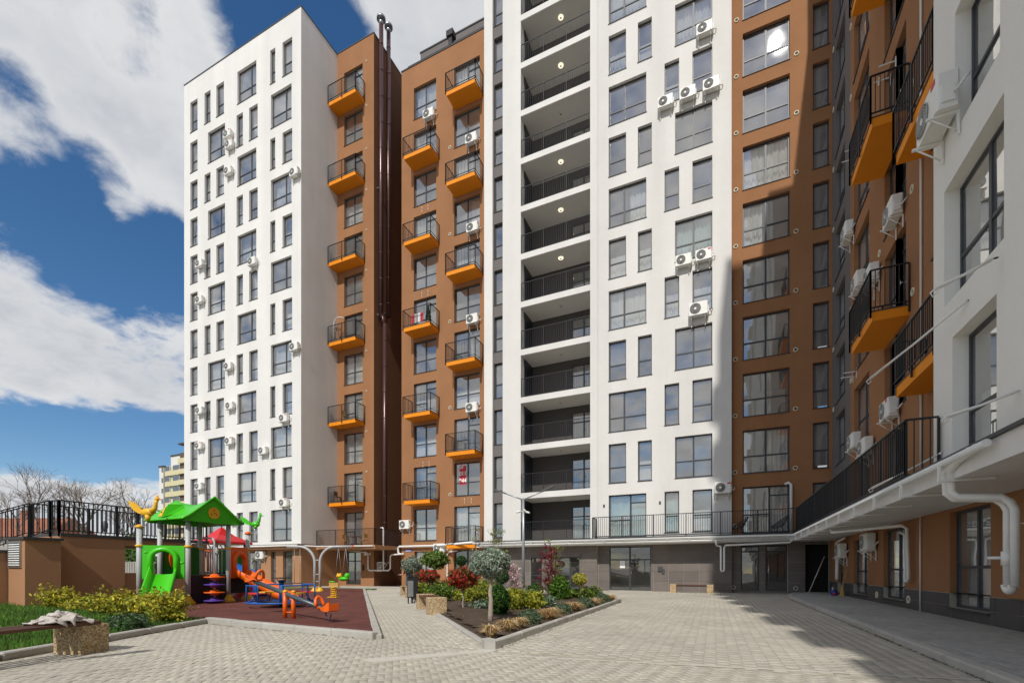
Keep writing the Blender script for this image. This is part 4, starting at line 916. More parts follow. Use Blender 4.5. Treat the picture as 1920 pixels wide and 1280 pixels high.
# ------------------------------------------------------------------ playground and lawn surfaces
struct('playground_surface', MB().prism([(-5.62, 6.62), (-19.95, 22.3), (-24.4, 22.3), (-24.4, 8.3), (-18.5, 7.5), (-10.9, 7.05)], -.03, .08), 'rubber')
struct('green_edging', MB().prism([(-19.4, 22.45), (-19.6, 23.1), (-29, 23.1), (-29, 22.45)], -.03, .07).prism([(-24.45, 10.0), (-24.45, 22.4), (-29, 22.4), (-29, 10.0)], -.03, .065), 'green_rubber')
LAWN = [(-8.35, -2), (-9.05, 2.9), (-9.78, 4.5), (-11.0, 6.9), (-18.5, 7.4), (-24.4, 8.2), (-26, 8.2), (-26, -2)]
struct('lawn', MB().prism(LAWN, -.03, .05), 'lawn_soil')
PLANT = [(-3.30, 6.6), (-3.56, 18.0), (-5.55, 21.65), (-14.3, 21.72), (-15.4, 19.95), (-6.84, 10.68)]
# soil: a bumpy sheet
def sheet(poly, step, z, amp, name, m, col=None):
    P = np.array(poly); x0, y0 = P.min(0); x1, y1 = P.max(0); nx, ny = int((x1-x0)/step)+1, int((y1-y0)/step)+1
    gx, gy = np.meshgrid(np.linspace(x0, x1, nx), np.linspace(y0, y1, ny), indexing='ij'); ii = inside(gx.ravel(), gy.ravel(), poly).reshape(gx.shape)
    gz = z+amp*(np.sin(gx*2.1+gy*1.3)*.35+np.sin(gx*5.3-gy*4.1)*.2)+RNG.normal(0, amp*.35, gx.shape)
    idx = -np.ones(gx.shape, int); vs = []; fs = []
    keep = np.zeros(gx.shape, bool)
    for i in range(nx-1):
        for j in range(ny-1):
            if ii[i, j] and ii[i+1, j] and ii[i+1, j+1] and ii[i, j+1]: fs.append(((i, j), (i+1, j), (i+1, j+1), (i, j+1)))
    for f in fs:
        for c in f:
            if idx[c] < 0: idx[c] = len(vs); vs.append((gx[c], gy[c], gz[c]))
    b = MB().add(vs, [tuple(idx[c] for c in f) for f in fs], 0, True); return struct(name, b, m)
struct('planter_bed', MB().prism(PLANT, -.03, .045), 'soil'); sheet(PLANT, .16, .085, .035, 'soil', 'soil')

# ------------------------------------------------------------------ plants
def leaf_pts(n, rad, shell=.55, lump=.18, seed=0, zmin=-1.0):
    g = np.random.default_rng(seed); d = g.normal(size=(n, 3)); d /= np.linalg.norm(d, axis=1)[:, None]
    ph = g.uniform(0, 6, 6); lu = np.sin(d[:, 0]*4.3+ph[0])*np.sin(d[:, 1]*4.7+ph[1])+.7*np.sin(d[:, 2]*6+ph[2]+d[:, 0]*5)+.5*np.sin(d[:, 0]*9+ph[3])*np.sin(d[:, 2]*9+ph[4])
    r = (shell+(1-shell)*g.random(n)**.7)*(1+lump*lu); p = d*r[:, None]*np.array(rad); return p, d, g
def leaf_mesh(name, n, rad, size, pal, m='leaf', shell=.55, lump=.18, seed=0, asp=.5, up=.0, pts=None, jit=.9):
    p, d, g = leaf_pts(n, rad, shell, lump, seed)
    if pts is not None:
        p = pts; n = len(p); d = g.normal(size=(n, 3)); d /= np.linalg.norm(d, axis=1)[:, None]
    nrm = d+g.normal(size=(n, 3))*jit+np.array([0, 0, up]); nrm /= np.linalg.norm(nrm, axis=1)[:, None]
    a = np.cross(nrm, g.normal(size=(n, 3))); a /= np.linalg.norm(a, axis=1)[:, None]; b_ = np.cross(nrm, a)
    s = size*(.6+.8*g.random(n))[:, None]; V = np.zeros((n, 4, 3))
    V[:, 0] = p-a*s; V[:, 1] = p+b_*s*asp+nrm*s*.15; V[:, 2] = p+a*s; V[:, 3] = p-b_*s*asp+nrm*s*.15
    pal = np.array(pal); c = pal[g.integers(0, len(pal), n)]*(1+g.normal(0, .2, (n, 1))); c = np.clip(c, .004, .95)
    return arrays_mesh(name, V, np.array([[0, 1, 2, 3]]), c, m)
GREEN = [(.05, .12, .018), (.08, .17, .03), (.035, .085, .015), (.11, .20, .04)]
YELLOW = [(.42, .38, .03), (.55, .46, .05), (.28, .30, .03), (.16, .22, .03), (.48, .40, .04)]
LIME = [(.20, .27, .03), (.30, .34, .04), (.12, .19, .03)]
BLUEG = [(.29, .345, .27), (.22, .27, .205), (.36, .41, .32), (.14, .18, .13)]
RED = [(.42, .035, .02), (.30, .02, .02), (.50, .07, .03), (.10, .10, .025), (.06, .09, .02)]
DKGREEN = [(.02, .06, .012), (.03, .085, .018), (.045, .11, .025)]
MAROON = [(.20, .012, .03), (.14, .01, .025), (.28, .02, .04)]
PINK = [(.70, .42, .46), (.78, .58, .58), (.60, .32, .40)]
THUJA = [(.06, .14, .015), (.09, .19, .02), (.04, .10, .015), (.13, .22, .03)]
DRY = [(.72, .52, .27), (.62, .43, .20), (.82, .64, .38), (.50, .35, .16)]
LAV = [(.12, .16, .10), (.16, .20, .13), (.08, .12, .07), (.10, .16, .06)]
def standard(name, label, x, y, ztrunk, zc, rad, n, size, pal, m='leaf', tr=.03, bark='bark', lump=.12, shell=.5, cat='small tree', group=None, asp=.5, lean=(0, 0), seed=1):
    t = thing(name, label, cat, (x, y, .06), 0, group)
    b = MB(); k = 6; pts = [(lean[0]*i/k+.01*math.sin(i*2+seed), lean[1]*i/k+.01*math.cos(i*3+seed), ztrunk*i/k) for i in range(k+1)]
    b.tube(pts, [tr*(1.25-.5*i/k) for i in range(k+1)], 8)
    g = random.Random(seed)
    for i in range(9):
        a = g.random()*6.28; e = Vector((lean[0]+math.cos(a)*rad[0]*.6, lean[1]+math.sin(a)*rad[1]*.6, zc+g.uniform(-.3, .6)*rad[2])); s0 = Vector(pts[-1])-Vector((0, 0, .05*g.random()))
        b.tube([s0, (s0+e)/2+Vector((0, 0, .02)), e], [tr*.5, tr*.3, tr*.12], 5)
    lpart('trunk', b, bark, t); lpart('crown', leaf_mesh('crown', n, rad, size, pal, m, shell, lump, seed, asp), None, t, None, (lean[0], lean[1], zc)); return t
def bush(name, label, x, y, rad, n, size, pal, m='leaf', cat='shrub', lump=.25, shell=.35, group=None, seed=1, asp=.5, zc=None, up=0.0):
    t = thing(name, label, cat, (x, y, .05), 0, group); g = random.Random(seed); b = MB()
    for i in range(7):
        a = g.random()*6.28; b.tube([(0, 0, 0), (math.cos(a)*rad[0]*.3, math.sin(a)*rad[1]*.3, rad[2]*.6), (math.cos(a)*rad[0]*.6, math.sin(a)*rad[1]*.6, rad[2]*1.3)], [.014, .01, .004], 5)
    lpart('stem', b, 'bark', t); lpart('foliage', leaf_mesh('foliage', n, rad, size, pal, m, shell, lump, seed, asp, up), None, t, None, (0, 0, zc if zc is not None else rad[2]*.95)); return t
def tuft(name, label, x, y, rad, n, pal, cat='grass tuft', group=None, seed=1, hgt=.35, wd=.007):
    t = thing(name, label, cat, (x, y, .07), 0, group); g = np.random.default_rng(seed); V = np.zeros((n, 6, 3)); an = g.uniform(0, 6.283, n); sp = rad*(.25+.95*g.random(n)); h = hgt*(.45+.6*g.random(n)); r0 = rad*.28*np.sqrt(g.random(n)); a0 = g.uniform(0, 6.283, n)
    bx, by = r0*np.cos(a0), r0*np.sin(a0); dx, dy = np.cos(an), np.sin(an); sxn, syn = -dy, dx
    for r_, (f, hz, w_) in enumerate(((0, 0, wd), (.45, .8, wd*.8), (1.0, .75, wd*.15))):
        hh = h*hz if r_ < 2 else h*(.45+.5*g.random(n))
        cx_, cy_ = bx+dx*sp*f, by+dy*sp*f
        V[:, r_*2] = np.stack([cx_-sxn*w_, cy_-syn*w_, hh], 1); V[:, r_*2+1] = np.stack([cx_+sxn*w_, cy_+syn*w_, hh], 1)
    pal = np.array(pal); c = np.clip(pal[g.integers(0, len(pal), n)]*(1+g.normal(0, .18, (n, 1))), .01, .95)
    lpart('blades', arrays_mesh('blades', V, np.array([[0, 1, 3, 2], [2, 3, 5, 4]]), c, 'leaf'), None, t); return t
standard('juniper_tree', 'large blue grey globe juniper grafted on a tall bare trunk, biggest globe of the planter', -4.69, 9.32, 1.0, 1.33, (.45, .45, .33), 9000, .034, BLUEG, 'needle', .05, 'pale_bark', .10, .55, asp=.35, seed=3, lean=(-.0, 0))
standard('juniper_tree', 'small blue grey globe tree above the farther bench', -13.75, 18.78, 1.0, 1.42, (.50, .50, .40), 4500, .045, BLUEG, 'needle', .04, 'bark', .12, .5, asp=.35, seed=4)
standard('globe_tree', 'glossy green globe tree on a thin pale trunk in front of the brown block', -11.19, 16.93, 1.15, 1.62, (.58, .58, .40), 2600, .06, [(.10, .17, .03), (.16, .24, .05), (.06, .11, .02), (.22, .28, .06)], 'leaf', .035, 'pale_bark', .14, .45, seed=5)
standard('red_photinia', 'red leaved round photinia between the green globe tree and the benches', -10.62, 15.56, .55, .93, (.50, .50, .27), 1500, .05, RED, 'leaf', .025, seed=6, lump=.16)
standard('red_photinia', 'red leaved round photinia on a thin bare stem in the middle of the planter', -7.01, 12.09, .5, .93, (.46, .46, .33), 2200, .045, RED, 'leaf', .022, 'pale_bark', seed=7, lump=.14)
standard('topiary', 'small dark green clipped ball behind the red photinia', -11.55, 19.76, 1.35, 1.62, (.27, .27, .26), 1400, .035, DKGREEN, 'leaf', .025, seed=8, lump=.05, shell=.7)
standard('topiary', 'dark green clipped ball partly behind the big blue globe juniper', -8.57, 18.1, .6, .88, (.33, .33, .32), 1500, .035, DKGREEN, 'leaf', .025, seed=9, lump=.06, shell=.65)
standard('variegated_tree', 'yellow and cream globe tree near the glass entrance', -5.04, 18.05, .42, .80, (.29, .29, .26), 1500, .038, YELLOW+[(.6, .56, .2)], 'leaf', .02, 'pale_bark', seed=10, lump=.1, lean=(-.05, 0))
def thin_tree(name, label, x, y, H, spread, n, size, pal, stems=3, seed=1, bark='bark', blossoms=None, cat='young tree', lo=.25):
    t = thing(name, label, cat, (x, y, .06)); g = random.Random(seed); b = MB(); tips = []
    for s_ in range(stems):
        a = g.random()*6.28; p = Vector((.05*math.cos(a), .05*math.sin(a), 0)); pts = [p]; top = Vector((math.cos(a)*spread*.35, math.sin(a)*spread*.35, H*(.8+.2*g.random())))
        for i in range(1, 7): pts.append(p.lerp(top, i/6)+Vector((g.uniform(-.05, .05), g.uniform(-.05, .05), 0)))
        b.tube(pts, [.028-.0035*i for i in range(7)], 6)
        for i in range(1, 7):
            for q in range(3):
                a2 = g.random()*6.28; l = spread*(.35+.6*g.random())*(1.05-.1*i); e = pts[i]+Vector((math.cos(a2)*l, math.sin(a2)*l, l*(.35+.5*g.random()))); m_ = pts[i].lerp(e, .5)+Vector((0, 0, .03)); b.tube([pts[i], m_, e], [.01, .007, .003], 4)
                for u in (.35, .55, .75, .9, 1): tips.append(pts[i].lerp(e, u)+Vector((0, 0, .03*(1-u))))
        tips.append(pts[-1])
    lpart('trunk', b, bark, t); gg = np.random.default_rng(seed); T_ = np.array([list(v) for v in tips if v.z > H*lo]); P = T_[gg.integers(0, len(T_), n)]+gg.normal(0, .055, (n, 3))
    lpart('leaves', leaf_mesh('leaves', 1, (1, 1, 1), size, pal, 'leaf', pts=P, seed=seed), None, t)
    if blossoms:
        P = T_[gg.integers(0, len(T_), blossoms)]+gg.normal(0, .05, (blossoms, 3)); lpart('blossoms', leaf_mesh('blossoms', 1, (1, 1, 1), .055, PINK, 'leaf', pts=P, seed=seed+1), None, t)
    return t
thin_tree('red_maple', 'maroon leaved Japanese maple with twisted stems right of the lamp post', -6.2, 17.53, 2.05, .62, 900, .045, MAROON, 5, 21, lo=.22)
thin_tree('young_tree', 'thin yellow green tree climbing among the maroon maple leaves', -6.05, 17.75, 2.35, .66, 420, .04, LIME, 4, 22)
thin_tree('young_tree', 'slender tree with sparse yellow green leaves left of the lamp post', -9.9, 20.3, 3.05, .7, 700, .045, LIME, 4, 23)
thin_tree('magnolia', 'pink flowering magnolia low behind the dark clipped ball', -8.3, 19.0, 1.3, .7, 60, .045, LIME, 3, 24, blossoms=420, cat='flowering shrub', lo=.1)
thin_tree('magnolia', 'tall bare magnolia with a few pink blossoms at its tips beside the brown block corner', -11.3, 20.9, 3.2, .45, 110, .045, LIME, 2, 25, blossoms=70, cat='young tree', lo=.5)
def cone_bush(name, label, x, y, r, H, n, pal, seed):
    t = thing(name, label, 'conifer', (x, y, .05)); g = np.random.default_rng(seed); u = g.random(n)**.8; an = g.uniform(0, 6.283, n); rr = r*np.sin(np.pi*np.clip(.16+.80*u, 0, 1))**.8*(.55+.5*g.random(n))*(1+.13*np.sin(an*5+u*9)); P = np.stack([rr*np.cos(an), rr*np.sin(an), u*H], 1)
    lpart('trunk', MB().cyl((0, 0, 0), (0, 0, H*.6), .03, 6, 0, .01), 'bark', t); lpart('foliage', leaf_mesh('foliage', 1, (1, 1, 1), .045, pal, 'needle', pts=P, seed=seed, asp=.4, up=.3), None, t)
cone_bush('thuja', 'dark green egg shaped thuja right of the maroon maple', -5.73, 17.38, .40, .98, 2600, THUJA, 31)
cone_bush('thuja', 'green upright thuja standing right behind the big globe juniper trunk', -5.3, 11.0, .30, .80, 2600, DKGREEN+THUJA[:1], 32)
for i, (x, y, rad, pal, lab) in enumerate([(-5.55, 12.6, (.42, .42, .34), YELLOW+LIME, 'yellow green shrub right of the green upright thuja'), (-5.1, 12.95, (.36, .36, .30), YELLOW+LIME, 'yellow green shrub in front of the lamp post foot'), (-8.5, 14.9, (.50, .45, .30), YELLOW+LIME, 'low yellow green shrub right under the middle red photinia'),
        (-8.6, 16.4, (.62, .55, .42), YELLOW+LIME+GREEN, 'yellow green shrub between the red photinia and the globe juniper'), (-9.6, 14.7, (.62, .55, .36), GREEN+LIME, 'loose green shrub left of the middle red photinia'), (-10.4, 16.4, (.70, .6, .40), GREEN+LIME, 'green shrub at the foot of the green globe tree'),
        (-12.3, 17.6, (.42, .42, .32), YELLOW+LIME, 'bright yellow shrub beside the grey litter bin'), (-7.2, 18.5, (.40, .4, .30), DKGREEN+GREEN, 'dark green shrub behind the lamp post'), (-6.6, 19.6, (.5, .45, .32), GREEN+DKGREEN, 'rounded dark shrub in front of the ground floor window'), (-4.75, 18.2, (.5, .42, .27), GREEN+LIME+[(.2, .12, .05)], 'olive green shrub under the yellow globe tree'), (-5.6, 18.6, (.45, .4, .22), GREEN+LIME, 'low olive shrub between the thuja and the yellow globe tree')]):
    bush('shrub', lab, x, y, rad, int(1500+rad[0]*1800), .042, pal, seed=40+i)
for i, (x, y, rad, lab) in enumerate([(-5.13, 13.9, (.55, .45, .20), 'spreading grey green juniper beside the yellow shrubs'), (-6.52, 12.53, (.42, .36, .13), 'low spreading juniper left of the globe juniper trunk'), (-6.6, 16.2, (.55, .5, .26), 'grey green juniper in front of the maroon maple')]):
    bush('juniper', lab, x, y, rad, 2400, .04, BLUEG+DKGREEN, 'needle', lump=.4, seed=60+i, asp=.3)
for i, (x, y, r, n, lab) in enumerate([(-3.60, 7.15, .21, 330, 'dry straw coloured grass tuft in the front corner of the planter'), (-3.66, 7.95, .23, 360, 'second dry grass tuft from the front corner of the planter'), (-3.62, 8.45, .22, 360, 'dry grass tuft just before the first grey cushion plant'), (-3.66, 10.3, .36, 640, 'widest dry grass tuft, between the first and second grey cushions'), (-3.72, 12.6, .36, 560, 'dry grass tuft between the second and third grey cushions'), (-3.72, 14.9, .34, 460, 'dry grass tuft between the third and fourth grey cushions'), (-3.70, 17.2, .34, 420, 'last dry grass tuft at the far end of the planter kerb')]):
    tuft('grass_tuft', lab, x, y, r, n, DRY, group='dry grass tufts along the planter kerb', seed=70+i, hgt=.26+.3*(r-.2), wd=.009)
for i, (x, y, r, lab) in enumerate([(-3.72, 9.30, .26, 'first grey green lavender cushion along the planter kerb'), (-3.74, 11.6, .24, 'second grey green lavender cushion along the planter kerb'), (-3.76, 13.9, .28, 'third grey green lavender cushion along the planter kerb'), (-3.75, 16.1, .30, 'fourth grey green lavender cushion along the planter kerb')]):
    bush('lavender', lab, x, y, (r, r, r*.72), 2200, .034, LAV, 'needle', 'cushion plant', .10, .5, 'lavender cushions along the planter kerb', 80+i, .22, r*.6, 1.0)
for i, (x, y, rad, n, lab) in enumerate([(-18.2, 7.15, (.50, .45, .34), 1100, 'yellow leaved bush at the foot of the brown pillar'), (-16.4, 6.95, (.50, .42, .24), 800, 'second yellow bush from the brown pillar'), (-15.0, 6.85, (.48, .42, .29), 950, 'third yellow bush from the brown pillar'), (-13.7, 6.75, (.44, .42, .33), 1200, 'yellow bush below the yellow bird on its post'), (-12.5, 6.62, (.42, .40, .31), 1300, 'yellow green bush in front of the green slide'), (-11.45, 6.45, (.46, .42, .34), 2000, 'bright yellow bush at the corner of the lawn, nearest the playground')]):
    bush('euonymus', lab, x, y, rad, n, .045, YELLOW, 'leaf', 'shrub', .38, .25, 'yellow bushes along the lawn', 90+i, zc=rad[2]*1.05)
for i, (x, y, r, lab) in enumerate([(-10.9, 5.35, .34, 'low grey green lavender in the lawn by the kerb'), (-10.35, 5.15, .30, 'smaller grey green lavender next to the lawn kerb')]):
    bush('lavender', lab, x, y, (r, r, r*.55), 1500, .04, LAV+DKGREEN, 'needle', 'cushion plant', .2, .4, None, 98+i, .22, r*.45, .8)
# lawn blades: denser near the viewer
ng = 90000; gx = RNG.uniform(-24, -8.4, ng); gy = RNG.uniform(1.2, 8.0, ng); k = inside(gx, gy, LAWN); gx, gy = gx[k], gy[k]; n = len(gx)
V = np.zeros((n, 3, 3)); an = RNG.uniform(0, 6.283, n); pt = .5+.5*np.sin(gx*1.7+np.sin(gy*2.3)*1.4)*np.sin(gy*2.9+gx*.6); h_ = (.05+.10*RNG.random(n))*(.65+.7*pt); wdt = .009; ln = RNG.normal(0, .035, (n, 2))
V[:, 0] = np.stack([gx-wdt*np.cos(an), gy-wdt*np.sin(an), np.full(n, .045)], 1); V[:, 1] = np.stack([gx+wdt*np.cos(an), gy+wdt*np.sin(an), np.full(n, .045)], 1); V[:, 2] = np.stack([gx+ln[:, 0], gy+ln[:, 1], .045+h_], 1)
pal = np.array([(.05, .14, .016), (.075, .19, .024), (.11, .23, .035), (.17, .25, .05)]); cl = pal[RNG.integers(0, 4, n)]*(.75+.5*pt[:, None])*(1+RNG.normal(0, .15, (n, 1)))
tag(link('grass', arrays_mesh('grass', V, np.array([[0, 1, 2]]), np.clip(cl, .005, 1), 'leaf')), 'short green lawn grass', None, None, 'stuff')
# fallen bits on the soil
n = 1400; sx1 = RNG.uniform(-15, -3.4, n); sy1 = RNG.uniform(6.6, 21.5, n); k = inside(sx1, sy1, PLANT); P = np.stack([sx1[k], sy1[k], np.full(k.sum(), .11)], 1)
tag(link('leaf_litter', leaf_mesh('leaf_litter', 1, (1, 1, 1), .028, [(.20, .13, .07), (.28, .2, .12), (.12, .08, .05), (.08, .13, .03)], 'leaf', pts=P, up=3, jit=.3)), 'brown leaf litter on the soil', None, None, 'stuff')
# dirt, dry bits and small weeds gathered along the kerbs
def along(pts, n, sp, z):
    out = []
    for i in range(len(pts)-1):
        p, q = np.array(pts[i]), np.array(pts[i+1]); L = np.linalg.norm(q-p); m_ = int(n*L); d = (q-p)/L; u = RNG.random(m_)[:, None]; off = RNG.normal(0, sp, (m_, 1)); out.append(np.concatenate([p+(q-p)*u+np.array([-d[1], d[0]])*off, np.full((m_, 1), z)], 1))
    return np.concatenate(out)
P = np.concatenate([along([(2.69, 2), (2.69, 22.8)], 40, .012, .006), along([(-3.14, 6.5), (-3.42, 18)], 30, .02, .008), along([(-10.9, 6.86), (-5.6, 6.46)], 26, .02, .006), along([(-10.78, 6.9), (-9.58, 4.45), (-8.85, 2.9), (-8.4, 1.2)], 26, .02, .006), along([(-3.26, 6.5), (-6.8, 10.5)], 18, .02, .01)])
tag(link('kerb_dirt', leaf_mesh('kerb_dirt', 1, (1, 1, 1), .020, [(.13, .10, .05), (.20, .16, .09), (.10, .13, .03), (.08, .06, .035)], 'leaf', pts=P, up=2.5, jit=.4)), 'dry dirt and moss gathered along the kerbs', None, None, 'stuff')
P = np.stack([RNG.uniform(-9, 2.6, 260), RNG.uniform(3, 25, 260), np.full(260, .005)], 1)
tag(link('paving_litter', leaf_mesh('paving_litter', 1, (1, 1, 1), .016, [(.20, .16, .09), (.12, .09, .05), (.3, .26, .18), (.5, .48, .45)], 'leaf', pts=P, up=4, jit=.3)), 'scattered dry bits on the paving', None, None, 'stuff')
# ------------------------------------------------------------------ benches
def bench(name, label, x, y, rz, L=2.0, wd=.5, bl=.38, h=.46, slats=4, over=False, group=None):
    """x, y: centre of the near block's base; the bench runs along its own +X"""
    t = thing(name, label, 'bench', (x, y, 0), rz, group)
    for cx in (0, L): lpart('stone_block', MB().box(cx-bl/2, cx+bl/2, -wd/2, wd/2, 0, h, 0, .012), 'aggregate', t)
    a, b_ = (-bl*.22, L+bl*.22) if over else (bl/2-.015, L-bl/2+.015); zz = h+.004 if over else h-.06
    for i in range(slats):
        yy = -wd/2+.055+(wd-.11)*(i)/(slats-1); ww = (wd-.12)/slats*.40
        lpart('slat', MB().box(a, b_, yy-ww, yy+ww, zz, zz+.045), 'wood', t)
    if over: pass
    else: lpart('support', MB().box(a, b_, -.03, .03, zz-.05, zz-.002).box(L*.5-.02, L*.5+.02, -wd*.42, wd*.42, zz-.03, zz-.0025), 'rail_metal', t)
    return t
bench('bench', 'pebble faced stone bench with wooden slats beside the red photinia, nearest on the path', -7.20, 10.95, R(133.5), 1.95, .52, .42, .47)
bench('bench', 'pebble faced stone bench farther up the path, next to the grey litter bin', -12.30, 16.75, R(133.5), 1.95, .52, .42, .47)
bench('bench', 'stone bench standing alone against the tiled wall right of the glass entrance', -2.30, 26.75, 0, 1.85, .42, .32, .46)
bench('bench', 'wooden slatted bench at the lawn kerb with a cloth thrown over it', -8.72, 3.72, R(-74), 2.0, .50, .40, .42, 4, True)
# the cloth thrown on the lawn bench
g = np.random.default_rng(5); nx_, ny_ = 26, 20; vs = []
for i in range(nx_):
    for j in range(ny_):
        u, v = i/(nx_-1)-.5, j/(ny_-1)-.5; x = u*.56+.05*math.sin(v*17+u*6); y = v*.46+.05*math.sin(u*19+v*5)
        r2 = (u*u/.25+v*v/.25); zz = .11*max(0, 1-r2)+.03*math.sin(u*31+3*math.sin(v*13))*max(.2, 1-r2)+.03*math.sin(v*27+u*17)*max(.2, 1-r2)+g.normal(0, .004)
        drop = max(0, abs(y-.02)-.22); zz = zz+.03-drop*1.6 if drop else zz+.03; vs.append((x, y, max(zz, -.12)))
fs = [(i*ny_+j, (i+1)*ny_+j, (i+1)*ny_+j+1, i*ny_+j+1) for i in range(nx_-1) for j in range(ny_-1)]
o = link('cloth', MB().add(vs, fs, 0, True).mesh('cloth', 'cloth'), None, (-8.60, 3.42, .475), R(-74)); tag(o, 'crumpled pale patterned cloth lying on the wooden bench by the lawn', 'cloth')
so_ = o.modifiers.new('thick', 'SOLIDIFY'); so_.thickness = .008
# litter bin
t = thing('litter_bin', 'slim black litter bin with a pale grey front between the two path benches', 'litter bin', (-10.35, 14.15, 0), R(40))
lpart('bin_body', MB().box(-.19, .19, -.16, .16, .22, .98, 0, .02), 'play_black', t); lpart('front_panel', MB().box(-.185, .02, -.185, -.162, .26, .84), 'zinc', t)
lpart('post', MB().box(-.03, .03, .17, .23, 0, 1.05), 'play_black', t); lpart('hood', MB().box(-.21, .21, -.19, .2, 1.0, 1.05, 0, .01), 'play_black', t)
lpart('leg', MB().box(-.17, -.13, -.05, .05, 0, .22), 'play_black', t); lpart('leg', MB().box(.13, .17, -.05, .05, 0, .22), 'play_black', t)

# ------------------------------------------------------------------ street lamp
def lamp(x, y, H, rz, label, cams=True):
    t = thing('street_lamp', label, 'street lamp', (x, y, .05), rz)
    lpart('pole', MB().tube([(0, 0, 0), (0, 0, H*.55), (0, 0, H)], [.075, .062, .05], 14), 'galv', t)
    lpart('pole_base', MB().lathe([(.13, 0), (.13, .03), (.08, .05)], 0, 0, 14), 'galv', t)
    for s_ in (-1, 1):
        a = lpart('lamp_arm', MB().tube([(0, 0, H-.08), (s_*.9, 0, H+.26)], [.034, .028], 10), 'galv', t)
        mt = Matrix.Translation((s_*.86, 0, H+.25)) @ Matrix.Rotation(-s_*math.atan2(.34, .9), 4, 'Y')
        hd = MB(); pr = [(0, .045), (.08, .075), (.45, .095), (.62, .085), (.66, .05)]
        for i in range(len(pr)-1):
            (x0, w0), (x1, w1) = pr[i], pr[i+1]; x0 *= s_; x1 *= s_
            hd.add([(x0, -w0, -.025), (x1, -w1, -.025), (x1, w1, -.025), (x0, w0, -.025), (x0, -w0, .035), (x1, -w1, .035), (x1, w1, .035), (x0, w0, .035)], [(3, 2, 1, 0), (4, 5, 6, 7), (0, 1, 5, 4), (2, 3, 7, 6), (1, 2, 6, 5), (3, 0, 4, 7)])
        lpart('lamp_head', hd.xf(mt), 'lamp_dark', t)
    if cams:
        for a, pz in ((200, -.62), (300, -.58), (350, -.66)):
            c = MB(); dx, dy = math.cos(R(a)), math.sin(R(a)); c.cyl((dx*.06, dy*.06, H+pz), (dx*.17, dy*.17, H+pz), .02, 8); c.cyl((dx*.12, dy*.12, H+pz+.01), (dx*.33, dy*.33, H+pz-.05), .05, 10); lpart('camera', c, 'ac_white', t)
    return t
lamp(-8.4, 20.1, 4.55, R(6), 'grey double armed street lamp with white cameras rising from the planter')
lamp(-7.75, -2.7, 4.9, R(78), 'grey double armed street lamp before the court, its shadow crossing the paving beside the bench', False)

# ------------------------------------------------------------------ playground equipment
def P2(x, y): return Vector((x, y, 0))
def arch_panel(W, H, ow, oh, th, relief=True):
    """upright panel W x H with an arched opening ow x oh from its bottom, in the xz plane, thickness along y"""
    n = 14; out = [(-W/2, 0), (-W/2, H), (W/2, H), (W/2, 0)]; inn = [(-ow/2, 0)]+[(-ow/2*math.cos(math.pi*i/n), oh-ow/2+ow/2*math.sin(math.pi*i/n)) for i in range(n+1)]+[(ow/2, 0)]
    def outer(p):
        i = inn.index(p)/(len(inn)-1); 
        L_ = H+W+H; d = i*L_
        return (-W/2, d) if d < H else (-W/2+d-H, H) if d < H+W else (W/2, H-(d-H-W))
    b = MB(); o_ = [outer(p) for p in inn]
    # corners kept sharp
    for k, c in ((min(range(len(o_)), key=lambda i: abs(o_[i][0]+W/2)+abs(o_[i][1]-H)), (-W/2, H)), (min(range(len(o_)), key=lambda i: abs(o_[i][0]-W/2)+abs(o_[i][1]-H)), (W/2, H))): o_[k] = c
    m = len(inn)
    for sgn in (-1, 1):
        vs = [(p[0], sgn*th/2, p[1]) for p in inn]+[(p[0], sgn*th/2, p[1]) for p in o_]; b.add(vs, [(i, i+1, m+i+1, m+i) for i in range(m-1)])
    b.add([(p[0], y, p[1]) for y in (-th/2, th/2) for p in o_], [(i, i+1, m+i+1, m+i) for i in range(m-1)]); b.add([(p[0], y, p[1]) for y in (-th/2, th/2) for p in inn], [(i, i+1, m+i+1, m+i) for i in range(m-1)])
    if relief: b.tube([(p[0]*1.14, -th/2-.02, p[1]+(.05 if 0 < i < m-1 else 0)) for i, p in enumerate(inn)], .085, 10)
    g = random.Random(3)
    for i in range(10):
        x = g.uniform(-W/2+.08, W/2-.08); z = g.uniform(H*.62, H-.07) if abs(x) < ow*.55 else g.uniform(.1, H-.08)
        if z < oh+.12 and abs(x) < ow/2+.12: continue
        b.sphere((x, -th/2, z), (g.uniform(.05, .09), .02, g.uniform(.03, .06)), 0, 8, 5)
    return b
def slide(L, z0, wd, wall, mi=0, seg=14):
    """chute running along -y from (0,0,z0) to the ground: a flat bed between raised sides"""
    b = MB(); prof = [(-wd/2-.05, wall), (-wd/2, wall+.02), (-wd/2+.06, .04), (-wd/2+.1, 0), (0, -.012), (wd/2-.1, 0), (wd/2-.06, .04), (wd/2, wall+.02), (wd/2+.05, wall)]; und = [(wd/2+.04, -.03), (-wd/2-.04, -.03)]; ring = prof+und; m = len(ring); vs = []
    for i in range(seg+1):
        u = i/seg; y = -L*u; z = z0*(1-u)**1.0 if u < .78 else None
        zz = z0*(1-min(u, .80)/.80*.90) if u <= .80 else z0*.10*(1-(u-.80)/.20*.35)
        k = 1 if u < .85 else 1-(u-.85)/.15*.6
        for (px, pz) in ring: vs.append((px, y, zz+.04+pz*(k if pz > .05 else 1)))
    b.add(vs, [(i*m+j, i*m+(j+1) % m, (i+1)*m+(j+1) % m, (i+1)*m+j) for i in range(seg) for j in range(m)], mi, True); b.add([vs[j] for j in range(m)], [tuple(range(m))], mi); b.add([vs[seg*m+j] for j in range(m)], [tuple(range(m-1, -1, -1))], mi); return b
T = thing('playhouse', 'green roofed play tower with a green slide, an orange slide and spinning climbing discs', 'play tower', (-17.0, 10.5, .08))
